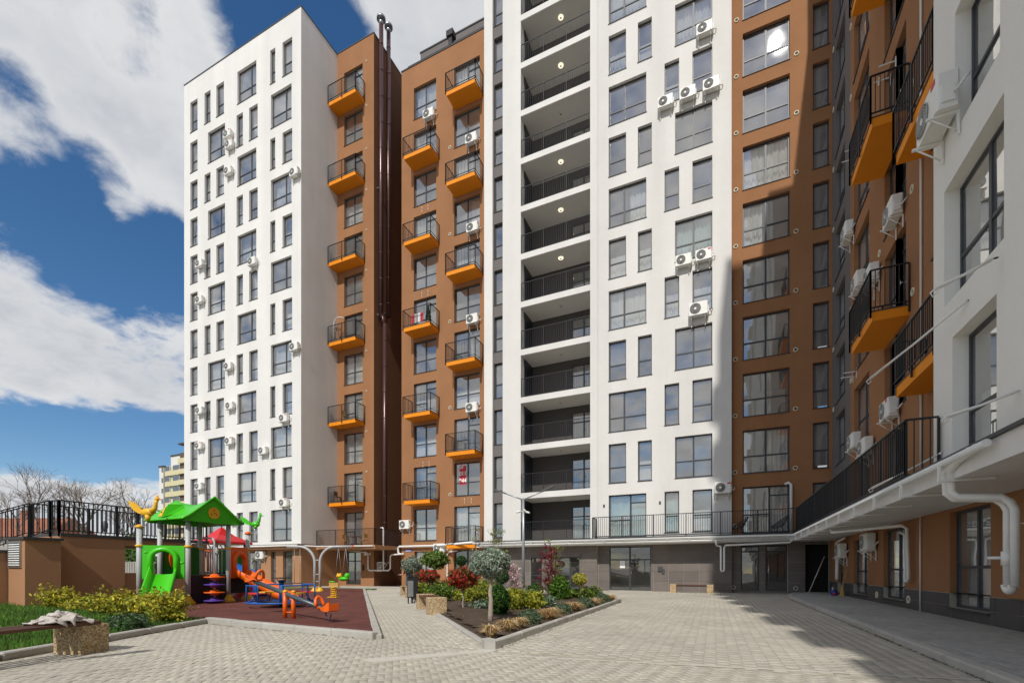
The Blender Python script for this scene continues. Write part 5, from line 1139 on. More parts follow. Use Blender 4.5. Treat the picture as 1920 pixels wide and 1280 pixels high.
GZ = .08; pA, pB, pC, pD_, pE_, pF_ = (-17.25, 8.85), (-16.30, 9.80), (-16.30, 11.2), (-17.75, 11.1), (-17.72, 9.72), (-16.62, 12.2)
def post(x, y, H, cone=True):
    part('post', MB().cyl((x, y, GZ), (x, y, H), .078, 16), 'play_grey', T)
    if cone: part('post_foot', MB().lathe([(.24, GZ), (.23, GZ+.04), (.13, GZ+.17), (.085, GZ+.26)], x, y, 16), 'play_yellow', T)
    part('post_collar', MB().lathe([(.082, 1.98), (.115, 2.0), (.115, 2.04), (.082, 2.06)], x, y, 16), 'play_yellow', T)
for p, H in ((pA, 2.62), (pB, 3.0), (pC, 3.0), (pD_, 3.0), (pE_, 3.0), (pF_, 2.62)): post(*p, H)
b = MB().prism([pA, pB, pC, pF_, pD_, pE_], 1.0, 1.06); part('deck', b, 'play_black', T)
# roof: a moulded gable with flared eaves
def roof(cx, cy, lx, ly, z_e, z_r, nseg=16):
    b = MB(); vs = []; ns = 13
    for i in range(ns):
        v = -1+2*i/(ns-1); zz = z_r-(z_r-z_e)*abs(v)**.95 if abs(v) > .12 else z_r-(z_r-z_e)*.06*(abs(v)/.12)**2-(z_r-z_e)*.02
        fl = .06*max(0, abs(v)-.8)/.2
        for j in range(nseg+1):
            u = -1+2*j/nseg; dip = .16*(1-abs(u))*(1-abs(v)); end = .10*abs(u)**6
            vs.append((cx+u*lx/2*(1+.02*abs(v)), cy+v*ly/2, zz-dip+fl+end*(1-abs(v))))
    m = nseg+1; top = [(i*m+j, i*m+j+1, (i+1)*m+j+1, (i+1)*m+j) for i in range(ns-1) for j in range(nseg)]; nn = len(vs)
    vs2 = vs+[(x, y, z-.07) for (x, y, z) in vs]; fs = top+[tuple(nn+k for k in reversed(f)) for f in top]
    for j in range(nseg): fs += [(j, nn+j, nn+j+1, j+1), ((ns-1)*m+j+1, nn+(ns-1)*m+j+1, nn+(ns-1)*m+j, (ns-1)*m+j)]
    for i in range(ns-1): fs += [(i*m, (i+1)*m, nn+(i+1)*m, nn+i*m), (i*m+nseg, nn+i*m+nseg, nn+(i+1)*m+nseg, (i+1)*m+nseg)]
    b.add(vs2, fs, 0, True); return b
RCX, RCY = -17.05, 10.5
RF = part('roof', roof(RCX, RCY, 2.15, 2.15, 2.90, 3.72), 'play_green', T)
gb = MB()
for sx_, xx in ((1, RCX+1.0), (-1, RCX-1.0)):
    vs = [(xx, RCY-1.02, 2.86), (xx, RCY+1.02, 2.86), (xx, RCY+.5, 3.30), (xx, RCY, 3.66), (xx, RCY-.5, 3.30)]; gb.add(vs+[(v[0]-sx_*.05, v[1], v[2]) for v in vs], [(0, 1, 2, 3, 4), (9, 8, 7, 6, 5), (0, 5, 6, 1)])
link('gable', gb.mesh('gable', 'play_green'), RF, (0, 0, 0))
em = MB(); n = 24; em.add([(RCX+1.012+.02*d, RCY+.20*math.cos(2*math.pi*k/n), 3.20+.20*math.sin(2*math.pi*k/n)) for d in (0, 1) for k in range(n)], [tuple(range(n, 2*n))]+[(k, (k+1) % n, n+(k+1) % n, n+k) for k in range(n)], 0)
for (a, r_) in ((0, .03), (90, .1), (210, .1), (330, .1)): em.sphere((RCX+1.034, RCY+r_*math.cos(R(a)), 3.20+r_*math.sin(R(a))), (.008, .03, .02), 1, 8, 4)
link('roof_badge', em.mesh('roof_badge', ['play_yellow', 'wood']), RF, (0, 0, 0))
dm = MB(); x0 = RCX-.30; dm.add([(x0-.16, RCY-.98, 3.02), (x0+.16, RCY-.98, 3.02), (x0, RCY-.72, 3.50), (x0-.13, RCY-.3, 3.32), (x0+.13, RCY-.3, 3.32), (x0, RCY-.2, 3.56)], [(0, 1, 2), (1, 4, 5, 2), (0, 2, 5, 3)], 0)
dm.add([(x0-.11, RCY-.985, 3.05), (x0+.11, RCY-.985, 3.05), (x0+.02, RCY-.80, 3.42), (x0-.02, RCY-.80, 3.42)], [(0, 1, 2, 3)], 1); dm.sphere((x0, RCY-.94, 3.2), (.02, .02, .025), 2, 8, 4)
link('dormer', dm.mesh('dormer', ['play_green', 'play_yellow', 'wood']), RF, (0, 0, 0))
def placed(mb, mid, ang, z): return mb.xf(Matrix.Translation((mid[0], mid[1], z)) @ Matrix.Rotation(ang, 4, 'Z'))
mAB = ((pA[0]+pB[0])/2, (pA[1]+pB[1])/2)
part('arch_panel', placed(arch_panel(1.16, 1.10, .62, .92, .09), mAB, R(45), .94), 'play_green', T)
part('slide', placed(slide(1.75, .98, .66, .24), (mAB[0]+.06, mAB[1]-.06), R(52), GZ), 'play_green', T)
part('inner_panel', placed(MB().sphere((0, 0, .55), (.30, .03, .42), 0, 14, 9), ((pE_[0]+pD_[0])/2+.12, (pE_[1]+pD_[1])/2-.2), R(100), 1.1), 'play_orange', T)
part('inner_panel', placed(MB().box(-.62, .62, -.03, .03, 0, 1.0, 0, .02), ((pE_[0]+pD_[0])/2+.04, (pE_[1]+pD_[1])/2), R(91), 1.06), 'play_dark_green', T)
mCF = ((pC[0]+pF_[0])/2, (pC[1]+pF_[1])/2); aCF = math.atan2(pF_[1]-pC[1], pF_[0]-pC[0])
part('arch_panel', placed(arch_panel(.96, 1.15, .52, .88, .09), mCF, aCF, .93), 'play_orange', T)
part('slide', placed(slide(2.3, .98, .56, .22), (mCF[0]+.05, mCF[1]+.02), aCF+R(-6), GZ), 'play_orange', T)
# climbing discs on their pole, handrails over the deck
DX, DY = -15.93, 10.45
b = MB().cyl((DX, DY, GZ), (DX, DY, 1.05), .03, 10).tube([(DX, DY, 1.0), (DX, DY, 2.2), (DX-.08, DY, 2.32), (DX-.6, DY+.05, 2.36)], .03, 10); part('climbing_pole', b, 'play_grey', T)
for z, m in ((.17, 'play_purple'), (.45, 'play_orange'), (.72, 'play_purple'), (.98, 'play_orange')):
    part('climbing_disc', MB().lathe([(.05, z-.10), (.13, z-.09), (.15, z-.03), (.31, z-.015), (.325, z+.005), (.31, z+.025), (.15, z+.03), (.12, z+.10), (.05, z+.12)], DX, DY, 22), m, T)
for (x, y0, y1) in ((-16.55, 10.0, 10.7), (-16.5, 10.75, 11.1)):
    part('handrail', MB().tube([(x, y0, 1.06), (x, y0, 2.05), (x, y0+.08, 2.14), (x, y1-.08, 2.14), (x, y1, 2.05), (x, y1, 1.06)], .022, 8), 'play_grey', T)
part('climbing_wall', MB().box(-16.34, -16.28, 9.9, 11.1, GZ, 1.0).prism([(-17.9, 11.15), (-16.4, 11.3), (-16.45, 12.1), (-17.7, 11.9)], GZ+.3, .95), 'play_black', T)
def bird(px, py, ztop, label, m, yaw, sc=1.0, grp='birds on the play tower posts'):
    o = thing('bird_figure', label, 'bird figure', (px, py, ztop), yaw, grp)
    lpart('cap', MB().lathe([(.10, -.02), (.115, 0), (.115, .035), (.07, .07), (.02, .10)], 0, 0, 16), 'play_yellow' if m == 'play_yellow' else 'play_orange', o)
    lpart('stalk', MB().tube([(0, 0, .05), (.16, 0, .03), (.24, 0, .10), (.27, 0, .22)], .016, 8), 'zinc', o)
    b = MB(); b.sphere((.28, 0, .48*sc), (.22*sc, .12*sc, .14*sc), 0, 14, 9); b.tube([(.30, 0, .40*sc), (.28, 0, .20)], [.10*sc, .055*sc], 10)
    b.tube([(.42*sc, 0, .50*sc), (.53*sc, 0, .62*sc), (.56*sc, 0, .78*sc), (.58*sc, 0, .88*sc)], [.10*sc, .07*sc, .055*sc, .06*sc], 10); b.sphere((.60*sc, 0, .92*sc), (.075*sc, .06*sc, .065*sc), 0, 12, 8)
    lpart('body', b, m, o); lpart('beak', MB().tube([(.65*sc, 0, .92*sc), (.76*sc, 0, .885*sc)], [.03, .006], 8), m if m == 'play_green' else 'play_orange', o)
    lpart('comb', MB().sphere((.60*sc, 0, 1.0*sc), (.05, .02, .04), 0, 8, 5), m, o)
    w = MB(); out = [(.14, .50), (.02, .66), (-.16, .80), (-.34, .86), (-.30, .70), (-.18, .56), (-.02, .46), (.10, .42)]
    w.add([(p[0]*sc, s_*.03, p[1]*sc) for s_ in (-1, 1) for p in out], [tuple(range(8)), tuple(range(15, 7, -1))]+[(k, (k+1) % 8, 8+(k+1) % 8, 8+k) for k in range(8)]); lpart('tail', w, m, o)
bird(pA[0], pA[1], 2.62, 'yellow bird figure with a fan tail on the left post of the play tower', 'play_yellow', R(22))
bird(pF_[0], pF_[1], 2.62, 'small green bird figure on the post above the orange slide', 'play_green', R(28), .78)
# second tower behind with its red umbrella roof
T2 = thing('play_tower', 'second play tower with a red pointed roof, behind the green roofed one', 'play tower', (-21.4, 14.4, .08))
b = MB(); n = 4; cx_, cy_ = -21.6, 14.5
ring = lambda r_, z: [(cx_+r_*math.cos(R(45+90*k)), cy_+r_*math.sin(R(45+90*k)), z) for k in range(4)]
vs = ring(1.32, 2.45)+ring(1.30, 2.55)+ring(.55, 2.86)+[(cx_, cy_, 3.28)]; b.add(vs, [(3, 2, 1, 0)]+[(a+k, a+(k+1) % 4, a+4+(k+1) % 4, a+4+k) for a in (0, 4) for k in range(4)]+[(8+k, 8+(k+1) % 4, 12) for k in range(4)])
part('roof', b, 'play_red', T2)
for dx in (-.7, .7):
    for dy in (-.7, .7): part('post', MB().cyl((cx_+dx, cy_+dy, GZ), (cx_+dx, cy_+dy, 2.5), .07, 12), 'play_grey', T2)
part('deck', MB().box(cx_-.75, cx_+.75, cy_-.75, cy_+.75, 1.05, 1.12), 'play_black', T2)
part('side_panel', MB().box(cx_+.70, cx_+.76, cy_-.6, cy_+.6, 1.12, 2.15, 0, .02), 'play_dark_green', T2)
part('arch_panel', placed(arch_panel(1.2, 1.05, .6, .85, .08), (cx_, cy_-.75), 0, 1.1), 'play_orange', T2)
part('stair_rail', MB().tube([(cx_-.5, cy_-1.0, 1.9), (cx_-.5, cy_-2.0, 1.0), (cx_-.5, cy_-2.0, .1)], .025, 8).tube([(cx_+.1, cy_-1.0, 1.9), (cx_+.1, cy_-2.0, 1.0), (cx_+.1, cy_-2.0, .1)], .025, 8), 'play_grey', T2)
part('stair', MB().box(cx_-.5, cx_+.1, cy_-1.95, cy_-1.6, .1, .4).box(cx_-.5, cx_+.1, cy_-1.6, cy_-1.2, .1, .7).box(cx_-.5, cx_+.1, cy_-1.2, cy_-.8, .1, 1.0), 'play_black', T2)
tb = MB().tube([(cx_+.7, cy_+.2, 1.2), (cx_+1.5, cy_+.3, .95), (cx_+2.3, cy_+.1, .62), (cx_+2.9, cy_-.2, .42), (cx_+3.3, cy_-.3, .40)], .36, 16, cap=False); part('tube_slide', tb, 'play_blue', T2)
part('bridge_rail', MB().tube([(-20.8, 13.8, 1.95), (-17.8, 11.3, 1.95)], .025, 8).tube([(-20.8, 13.8, 1.15), (-17.8, 11.3, 1.15)], .025, 8).box(0, 0, 0, 0, 0, 0), 'play_grey', T2)
part('bridge_deck', MB().prism([(-20.9, 13.9), (-17.8, 11.2), (-17.3, 11.8), (-20.4, 14.5)], 1.0, 1.05), 'play_black', T2)
for i in range(7):
    u = i/6; x, y = -20.8+3.0*u, 13.8-2.5*u; part('bridge_bar', MB().cyl((x, y, 1.05), (x, y, 1.95), .018, 6), 'play_grey', T2)
# merry-go-round
MX, MY = -12.55, 10.35
T3 = thing('merry_go_round', 'blue merry go round with yellow and red seats and a centre wheel, behind the seesaw', 'merry-go-round', (MX, MY, .08))
n = 32; rg = lambda r_, z: [(MX+r_*math.cos(2*math.pi*k/n), MY+r_*math.sin(2*math.pi*k/n), z) for k in range(n)]
part('base_ring', MB().tube(rg(.98, .24), .026, 8, closed=True), 'play_blue', T3); part('floor_plate', MB().lathe([(.60, .235), (.60, .25), (.2, .25)], MX, MY, 28), 'play_black', T3)
part('centre_post', MB().cyl((MX, MY, .08), (MX, MY, .92), .075, 14), 'play_blue', T3); part('turning_wheel', MB().lathe([(.05, .96), (.30, .975), (.30, .99), (.05, 1.0)], MX, MY, 22).tube([(MX-.2, MY, .95), (MX, MY, .72), (MX+.2, MY, .95)], .014, 6), 'play_black', T3)
for k in range(4):
    a0 = R(90*k+48); a1 = a0+R(52); pts = [(MX+.96*math.cos(a0), MY+.96*math.sin(a0), .26)]; up = [(MX+.96*math.cos(a0+(a1-a0)*i/8), MY+.96*math.sin(a0+(a1-a0)*i/8), .76) for i in range(9)]
    part('grab_rail', MB().tube(pts+[(up[0][0], up[0][1], .70)]+up+[(up[-1][0], up[-1][1], .70), (MX+.96*math.cos(a1), MY+.96*math.sin(a1), .26)], .023, 8), 'play_blue', T3)
    st = []; 
    for z in (.50, .54):
        for r_ in (.62, .92):
            for i in range(7): st.append((MX+r_*math.cos(a0+(a1-a0)*i/6), MY+r_*math.sin(a0+(a1-a0)*i/6), z))
    f = [(7+i, 7+i+1, i+1, i) for i in range(6)]+[(14+i, 14+i+1, 21+i+1, 21+i) for i in range(6)]+[(7+i+1, 7+i, 21+i, 21+i+1) for i in range(6)]+[(i, i+1, 14+i+1, 14+i) for i in range(6)]+[(0, 7, 21, 14), (13, 6, 20, 27)]
    part('seat', MB().add(st, f), 'play_yellow' if k % 2 else 'play_red', T3); am = (a0+a1)/2
    part('seat_brace', MB().tube([(MX+.92*math.cos(am), MY+.92*math.sin(am), .26), (MX+.75*math.cos(am), MY+.75*math.sin(am), .5)], .02, 6).tube([(MX+.1*math.cos(am), MY+.1*math.sin(am), .24), (MX+.96*math.cos(am), MY+.96*math.sin(am), .24)], .025, 6), 'play_blue', T3)
# seesaw
T4 = thing('seesaw', 'seesaw with orange posts and orange seats at both ends of a slate grey beam', 'seesaw', (-9.38, 7.95, .08))
q0, q1 = Vector((-10.95, 8.25, .93)), Vector((-7.95, 7.68, .36)); dr = (q1-q0).normalized()
part('beam', MB().tube([q0, q1], .055, 14), 'slate_paint', T4)
for s_ in (-.14, .14):
    c = Vector((-9.38, 7.95, 0))+Vector((dr.y, -dr.x, 0))*0+Vector((s_, 0, 0)); part('post', MB().cyl((c.x, c.y, .08), (c.x, c.y, .70), .052, 14), 'play_orange', T4); part('post_cap', MB().lathe([(.055, .70), (.05, .73), (.02, .75)], c.x, c.y, 14), 'play_yellow', T4)
part('pivot_bar', MB().cyl((-9.55, 7.95, .62), (-9.21, 7.95, .62), .022, 8).cyl((-9.5, 7.95, .22), (-9.25, 7.95, .22), .02, 8), 'play_orange', T4)
def saddle(base, sgn):
    """moulded seat: a dished body with a raised grip loop at its inner end"""
    b = MB(); d = Vector((dr.x, dr.y, 0)).normalized()*sgn; s2 = Vector((-d.y, d.x, 0)); prof = [(-.22, .07, .10, .03), (-.10, .10, .10, .07), (.05, .135, .085, .02), (.18, .15, .12, .0), (.27, .14, .19, .0), (.31, .12, .20, .02)]; vs = []
    for (u, hw, top, bot) in prof:
        for (m_, zz) in ((-1, bot), (-1, top), (-.5, top-.03), (.5, top-.03), (1, top), (1, bot)): vs.append(tuple(base+d*u+s2*hw*m_+Vector((0, 0, zz-.03))))
    k = 6; b.add(vs, [(i*k+j, i*k+(j+1) % k, (i+1)*k+(j+1) % k, (i+1)*k+j) for i in range(5) for j in range(k)]+[tuple(range(k)), tuple(range(6*k-1, 5*k-1, -1))], 0, False)
    lp = [base+d*(-.20)+s2*.10*math.cos(a)+Vector((0, 0, .07+.20*max(0, math.sin(a))))-d*.07*max(0, math.sin(a)) for a in [math.pi*i/10 for i in range(11)]]
    b.tube(lp, .035, 10); return b
part('seat', saddle(q1+Vector((0, 0, .0)), 1), 'play_orange', T4); part('seat', saddle(q0+Vector((0, 0, .02)), -1), 'play_orange', T4)
bp = MB().tube([q1+Vector((0, 0, -.05)), q1+dr*.06+Vector((0, 0, -.17)), q1+dr*.16+Vector((0, 0, -.18)), q1+dr*.22+Vector((0, 0, -.06))], .015, 6); part('bumper', bp, 'slate_paint', T4)
# swing frame of two bent posts
T5 = thing('swing_frame', 'grey Y shaped swing frame of two bent tubes with yellow feet', 'swing', (-19.4, 18.2, .08))
SX, SY = -19.4, 18.2; ez = Vector((0, 0, 1)); eu = Vector((.92, .40, 0)).normalized()
for s_, reach in ((-1, 1.62), (1, 1.85)):
    pts = [Vector((SX, SY, GZ))+eu*s_*.14]
    for i in range(13):
        a = R(90*i/12); pts.append(Vector((SX, SY, 0))+eu*s_*(.14+.82*(1-math.cos(a)))+ez*(1.62+.84*math.sin(a)))
    pts.append(Vector((SX, SY, 0))+eu*s_*reach+ez*2.47); part('bent_post', MB().tube(pts, .068, 14), 'play_grey', T5)
    c = Vector((SX, SY, 0))+eu*s_*.14; part('post_foot', MB().lathe([(.20, GZ), (.19, GZ+.06), (.10, GZ+.2), (.07, GZ+.24)], c.x, c.y, 16), 'play_yellow', T5)
    if s_ == 1: e = Vector((SX, SY, 2.47))+eu*reach; part('end_cap', MB().tube([e, e+eu*.05], .072, 14), 'play_orange', T5)
for z in (.62, 1.0, 1.75): a_ = Vector((SX, SY, z)); part('tie_bar', MB().tube([a_-eu*.16, a_+eu*.16], .02, 8).sphere(tuple(a_), .04, 0, 8, 6), 'play_grey', T5)
sw = T5; b = MB(); c0 = Vector((SX, SY, 0))+eu*-1.22; c1 = Vector((SX, SY, 0))+eu*-.92
for c in (c0, c1): b.tube([c+ez*2.42, c+ez*.55], .012, 5)
part('chain', b, 'chain', sw); part('flat_seat', MB().box(-.24, .24, -.08, .08, -.02, .02).xf(Matrix.Translation((c0+c1)/2+ez*.54) @ Matrix.Rotation(math.atan2(eu.y, eu.x), 4, 'Z')), 'play_black', sw)
b = MB(); cs = [Vector((SX, SY, 0))+eu*u for u in (1.12, 1.50)]; sc_ = Vector((SX, SY, .82))+eu*1.31
for c in cs:
    for k in (-.22, .22): b.tube([c+ez*2.42, Vector((c.x, c.y, .9))+eu*k*.5+Vector((0, k*.4, 0))], .010, 5)
part('chain', b, 'chain', sw)
b = MB(); b.sphere(tuple(sc_-ez*.05+eu*.08), (.30, .2, .12), 0, 14, 9); b.sphere(tuple(sc_+eu*.28+ez*.10), (.13, .17, .16), 0, 12, 8); part('baby_seat', b, 'play_green', sw); b = MB(); b.sphere(tuple(sc_-eu*.16+ez*.10), (.17, .12, .11), 0, 12, 8); b.sphere(tuple(sc_-eu*.22+ez*.2), (.06, .05, .05), 0, 8, 6); b.sphere(tuple(sc_-eu*.08+ez*.2), (.06, .05, .05), 0, 8, 6); part('seat_front', b, 'play_yellow', sw)
# spring riders
def spring(b, x, y, z0, z1, r, turns, wr=.022): 
    n = turns*14; b.tube([(x+r*math.cos(2*math.pi*i/14), y+r*math.sin(2*math.pi*i/14), z0+(z1-z0)*i/n) for i in range(n+1)], wr, 6); return b
t = thing('spring_rider', 'yellow and green spring rider standing alone near the swing', 'spring rider', (-14.92, 14.88, .08), R(20))
lpart('spring', spring(MB(), 0, 0, .03, .42, .12, 5), 'play_yellow', t); lpart('base_plate', MB().box(-.2, .2, -.2, .2, 0, .03), 'play_yellow', t); lpart('seat', MB().box(-.24, .24, -.12, .12, .42, .46, 0, .01).box(-.2, .2, -.03, .03, .46, .62), 'straw', t); lpart('handle_post', MB().cyl((.05, 0, .46), (.08, 0, .86), .025, 8), 'wood', t); lpart('hand_grip', MB().cyl((-.2, 0, .66), (.06, 0, .66), .03, 8), 'play_green', t)
t = thing('spring_rider', 'pink horse shaped spring rider on a red spring behind the orange slide', 'spring rider', (-18.3, 13.1, .08), R(35))
lpart('spring', spring(MB(), 0, 0, .03, .42, .13, 5), 'play_red', t); lpart('base_plate', MB().lathe([(.24, 0), (.24, .03), (.1, .05)], 0, 0, 14), 'play_red', t); lpart('seat', MB().box(-.26, .26, -.14, .14, .42, .47, 0, .01), 'straw', t)
out = [(-.05, .30), (.10, .20), (.22, .18), (.34, .34), (.30, .52), (.40, .66), (.42, .82), (.32, .98), (.18, .98), (.08, .84), (.10, .66), (-.02, .5)]
lpart('horse_side', MB().add([(p[0]+.1, s_, p[1]) for s_ in (-.20, -.16) for p in out], [tuple(range(12)), tuple(range(23, 11, -1))]+[(k, (k+1) % 12, 12+(k+1) % 12, 12+k) for k in range(12)]), 'play_pink', t)
lpart('horse_side', MB().add([(p[0]+.1, s_, p[1]) for s_ in (.16, .20) for p in out], [tuple(range(12)), tuple(range(23, 11, -1))]+[(k, (k+1) % 12, 12+(k+1) % 12, 12+k) for k in range(12)]), 'play_pink', t)

# ------------------------------------------------------------------ raised walk, stair and pillar at the left
T = thing('raised_walkway', 'brown raised walkway with dark railings and a stair coming down at the left', 'walkway', (-22, 9.5, 0))
b = MB().box(-23.0, -20.6, 8.2, 10.1, 0, 2.40); part('walkway_wall', b, 'tan_plaster', T)
b = MB().box(-23.02, -20.56, 8.2, 13.25, 2.40, 2.50); part('walkway_edge', b, 'sill', T)
part('walkway_beam', MB().box(-23.0, -20.62, 10.1, 13.2, 2.15, 2.398), 'tan_plaster', T)
part('low_wall', MB().box(-20.9, -20.66, 10.1, 13.2, 0, 1.12), 'tan_plaster', T)
part('walkway_post', MB().box(-22.9, -20.7, 12.8, 13.15, 0, 2.149), 'tan_plaster', T)
for i in range(9):
    y1 = 8.2-i*.34; z1 = 2.5-.165*(i+1); part('step', MB().box(-22.9, -21.17, y1-.36, y1-.0015, z1-.16, z1), 'concrete', T)
b = MB(); b.add([(-21.15, 8.2, 0), (-21.15, 4.9, 0), (-21.15, 4.9, .75), (-21.15, 8.2, 2.32), (-22.9, 8.2, 0), (-22.9, 4.9, 0), (-22.9, 4.9, .75), (-22.9, 8.2, 2.32)], [(0, 3, 2, 1), (4, 5, 6, 7), (1, 2, 6, 5), (2, 3, 7, 6)]); part('stair_wall', b, 'tan_plaster', T)
part('side_block', MB().box(-22.6, -21.16, 5.6, 7.1, 0, 1.80), 'tan_plaster', T); part('side_block_cap', MB().box(-22.65, -21.12, 5.55, 7.12, 1.80, 1.88), 'sill', T)
def rail_big(name, p, q, h, sp, skew=0.0):
    """a run of railing whose bars are pieces of their own"""
    P, Q = Vector(p), Vector(q); d = Q-P; L = d.length; a = MB(); hz = Vector((d.x, d.y, 0)).normalized(); sd_ = Vector((-hz.y, hz.x, 0))
    for zz, ht in ((h, .04), (.09, .035)):
        vs = [tuple(pt+sd_*.022*m_+Vector((0, 0, zz+ht/2*n_))) for pt in (P, Q) for (m_, n_) in ((-1, -1), (1, -1), (1, 1), (-1, 1))]; a.add(vs, [(0, 1, 5, 4), (1, 2, 6, 5), (2, 3, 7, 6), (3, 0, 4, 7), (3, 2, 1, 0), (4, 5, 6, 7)])
    npst = max(1, round(L/1.9))
    for k in range(npst+1): c = P+d*k/npst; a.box(c.x-.03, c.x+.03, c.y-.03, c.y+.03, c.z-.12, c.z+h-.02)
    r = part(name, a, 'rail_metal', T); n = round(L/sp); me = MB().box(-.013, .013, -.013, .013, .108, h-.02).mesh('baluster', 'rail_metal')
    for k in range(1, n):
        if abs((k/n*npst) % 1) < .02: continue
        c = P+d*k/n; link('baluster', me, r, c)
rail_big('walkway_railing', (-20.66, 8.2, 2.5), (-20.66, 13.2, 2.5), 1.12, .135)
rail_big('walkway_railing', (-21.2, 8.17, 2.5), (-20.66, 8.2, 2.5), 1.12, .14)
rail_big('walkway_railing', (-22.6, 8.2, 2.5), (-22.6, 13.2, 2.5), 1.12, .145)
rail_big('stair_railing', (-21.2, 8.15, 2.52), (-21.2, 4.9, .97), 1.12, .15)
rail_big('stair_railing', (-22.6, 8.15, 2.5), (-22.6, 4.9, .95), 1.12, .16)
T = thing('vent_pillar', 'square brown pillar with a louvred grille on its sunlit side, in front of the walkway', 'pillar', (-20.5, 7.55, 0))
part('pillar_body', MB().box(-21.1, -20.0, 7.1, 7.98, 0, 2.2), 'tan_plaster', T); part('pillar_cap', MB().box(-21.16, -19.93, 7.04, 8.03, 2.2, 2.28), 'sill', T)
part('grille_frame', MB().box(-21.06, -20.2, 7.06, 7.098, 1.30, 1.36).box(-21.06, -20.2, 7.06, 7.098, 2.09, 2.15).box(-21.06, -21.0, 7.06, 7.098, 1.36, 2.09).box(-20.26, -20.2, 7.06, 7.098, 1.36, 2.09), 'zinc', T)
part('grille_back', MB().box(-21.0, -20.26, 7.09, 7.099, 1.36, 2.09), 'ac_dark', T)
lm = MB().box(-.37, .37, -.012, .022, 0, .034).xf(Matrix.Rotation(R(-24), 4, 'X')).mesh('louvre', 'pvc')
for i in range(10): link('louvre', lm, T, (-20.63, 7.066, 1.375+i*.073))
# hedge and pale fence seen under the walkway
T = thing('picket_fence', 'pale picket fence in front of the green hedge, seen under the walkway', 'fence', (-34.7, 16.5, 0))
part('rail', MB().box(-39, -30.5, 16.48, 16.52, 1.62, 1.69).box(-39, -30.5, 16.48, 16.52, .75, .82), 'concrete', T); pm = MB().box(-.05, .05, -.02, .02, 0, 1.72).mesh('picket', 'concrete')
for i in range(47): link('picket', pm, T, (-38.9+i*.18, 16.45, .02))
tag(link('hedge', leaf_mesh('hedge', 9000, (4.2, 1.1, 1.9), .10, GREEN+[(.10, .14, .03)], 'leaf', .6, .1, 7), None, (-37.6, 18.1, 1.7)), 'dense green hedge behind the pale fence', 'hedge')

# ------------------------------------------------------------------ far things
def far_building():
    T = thing('far_apartment_building', 'distant pale apartment building with yellow bands and dark loggias, behind the white tower', 'apartment building', (-140, 90, 0))
    Y0 = 82.0; X0, X1 = -149.8, -118; cell = 3.0
    b = MB().box(X0, X0+2.0, Y0, Y0+14, 0, 31.2); b.box(X0+2.0, X0+9.3, Y0+2, Y0+14, 0, 34.6); b.box(X0+9.3, X1, Y0+1.9, Y0+14, 0, 36.8); part('wall', b, 'far_white', T)
    part('roof_edge', MB().box(X0-.2, X0+2.1, Y0-.2, Y0+14, 31.2, 31.6).box(X0+2.1, X0+9.3, Y0+1.8, Y0+14, 34.6, 35.0).box(X0+9.3, X1, Y0-.3, Y0+14, 36.8, 37.2), 'charcoal_plaster', T)
    fm = {}
    for k in range(11):
        z = 1.0+k*3.05
        top = 29.5 if k < 9 else 40
        if z+1.4 < 31: part('yellow_band', MB().box(X0+2.6, X0+9.2, Y0, Y0+1.99, z, z+1.35), 'yellow_wall', T)
        if z+1.4 < 37: part('yellow_band', MB().box(X0+9.4, X1, Y0-.4, Y0+.2, z, z+1.35), 'yellow_wall', T)
        if z+3 < 37.5: part('loggia', MB().box(X0+9.4, X1, Y0+.21, Y0+1.88, z+1.36, z+3.04), 'loggia_dark', T)
        if z+3 < 32:
            for (xa, xb) in ((X0+2.9, X0+4.6), (X0+6.0, X0+9.0)):
                wd_ = part('window', MB().box(xa, xb, Y0+.25, Y0+.5, z+1.36, z+2.95), 'far_white', T); nn = 2 if xb-xa < 2 else 3
                for q in range(nn):
                    a = xa+.08+(xb-xa-.08)*q/nn; link('pane', MB().box(a, a+(xb-xa)/nn-.16, Y0+.2, Y0+.249, z+1.5, z+2.85).mesh('pane', 'far_glass'), wd_, (0, 0, 0))
            w1 = part('window', MB().box(X0+1.15, X0+1.95, Y0-.06, Y0-.005, z+1.2, z+2.7), 'far_white', T); link('pane', MB().box(X0+1.2, X0+1.9, Y0-.09, Y0-.062, z+1.3, z+2.6).mesh('pane', 'far_glass'), w1, (0, 0, 0))
    part('yellow_wall', MB().box(X0+2.55, X0+9.25, Y0+.55, Y0+1.98, 0, 31.0), 'yellow_wall', T)
far_building()
T = thing('tiled_house', 'low house with an orange tiled roof behind the walkway railing', 'house', (-84, 28.2, 1.6), R(24))
lpart('wall', MB().box(-9, 8, -4, 4, -1.6, 3.9), 'house_wall', T)
b = MB(); b.add([(-9.6, -4.7, 3.6), (8.6, -4.7, 3.6), (8.6, 0, 6.3), (-9.6, 0, 6.3), (-9.6, 4.7, 3.6), (8.6, 4.7, 3.6)], [(0, 1, 2, 3), (3, 2, 5, 4), (0, 3, 4), (1, 5, 2)])
rf = lpart('roof', b, 'roof_tile', T); lpart('chimney', MB().box(2, 2.8, -.4, .4, 5.6, 7.3), 'roof_tile', T)
sl = math.hypot(4.7, 2.7); tm = MB()
for i in range(36):
    for j in range(12):
        u = j/12; x = -9.5+i*.5; tm.add([(x, -4.7+4.7*u, 3.62+2.7*u+.05), (x+.46, -4.7+4.7*u, 3.62+2.7*u+.05), (x+.46, -4.7+4.7*(u+.09), 3.62+2.7*(u+.09)), (x, -4.7+4.7*(u+.09), 3.62+2.7*(u+.09)), (x, -4.7+4.7*u, 3.62+2.7*u), (x+.46, -4.7+4.7*u, 3.62+2.7*u)], [(0, 1, 2, 3), (4, 5, 1, 0)])
k = link('roof_tile', tm.mesh('roof_tile', 'roof_tile'), rf, (0, 0, 0), 0, False); k['kind'] = 'stuff'
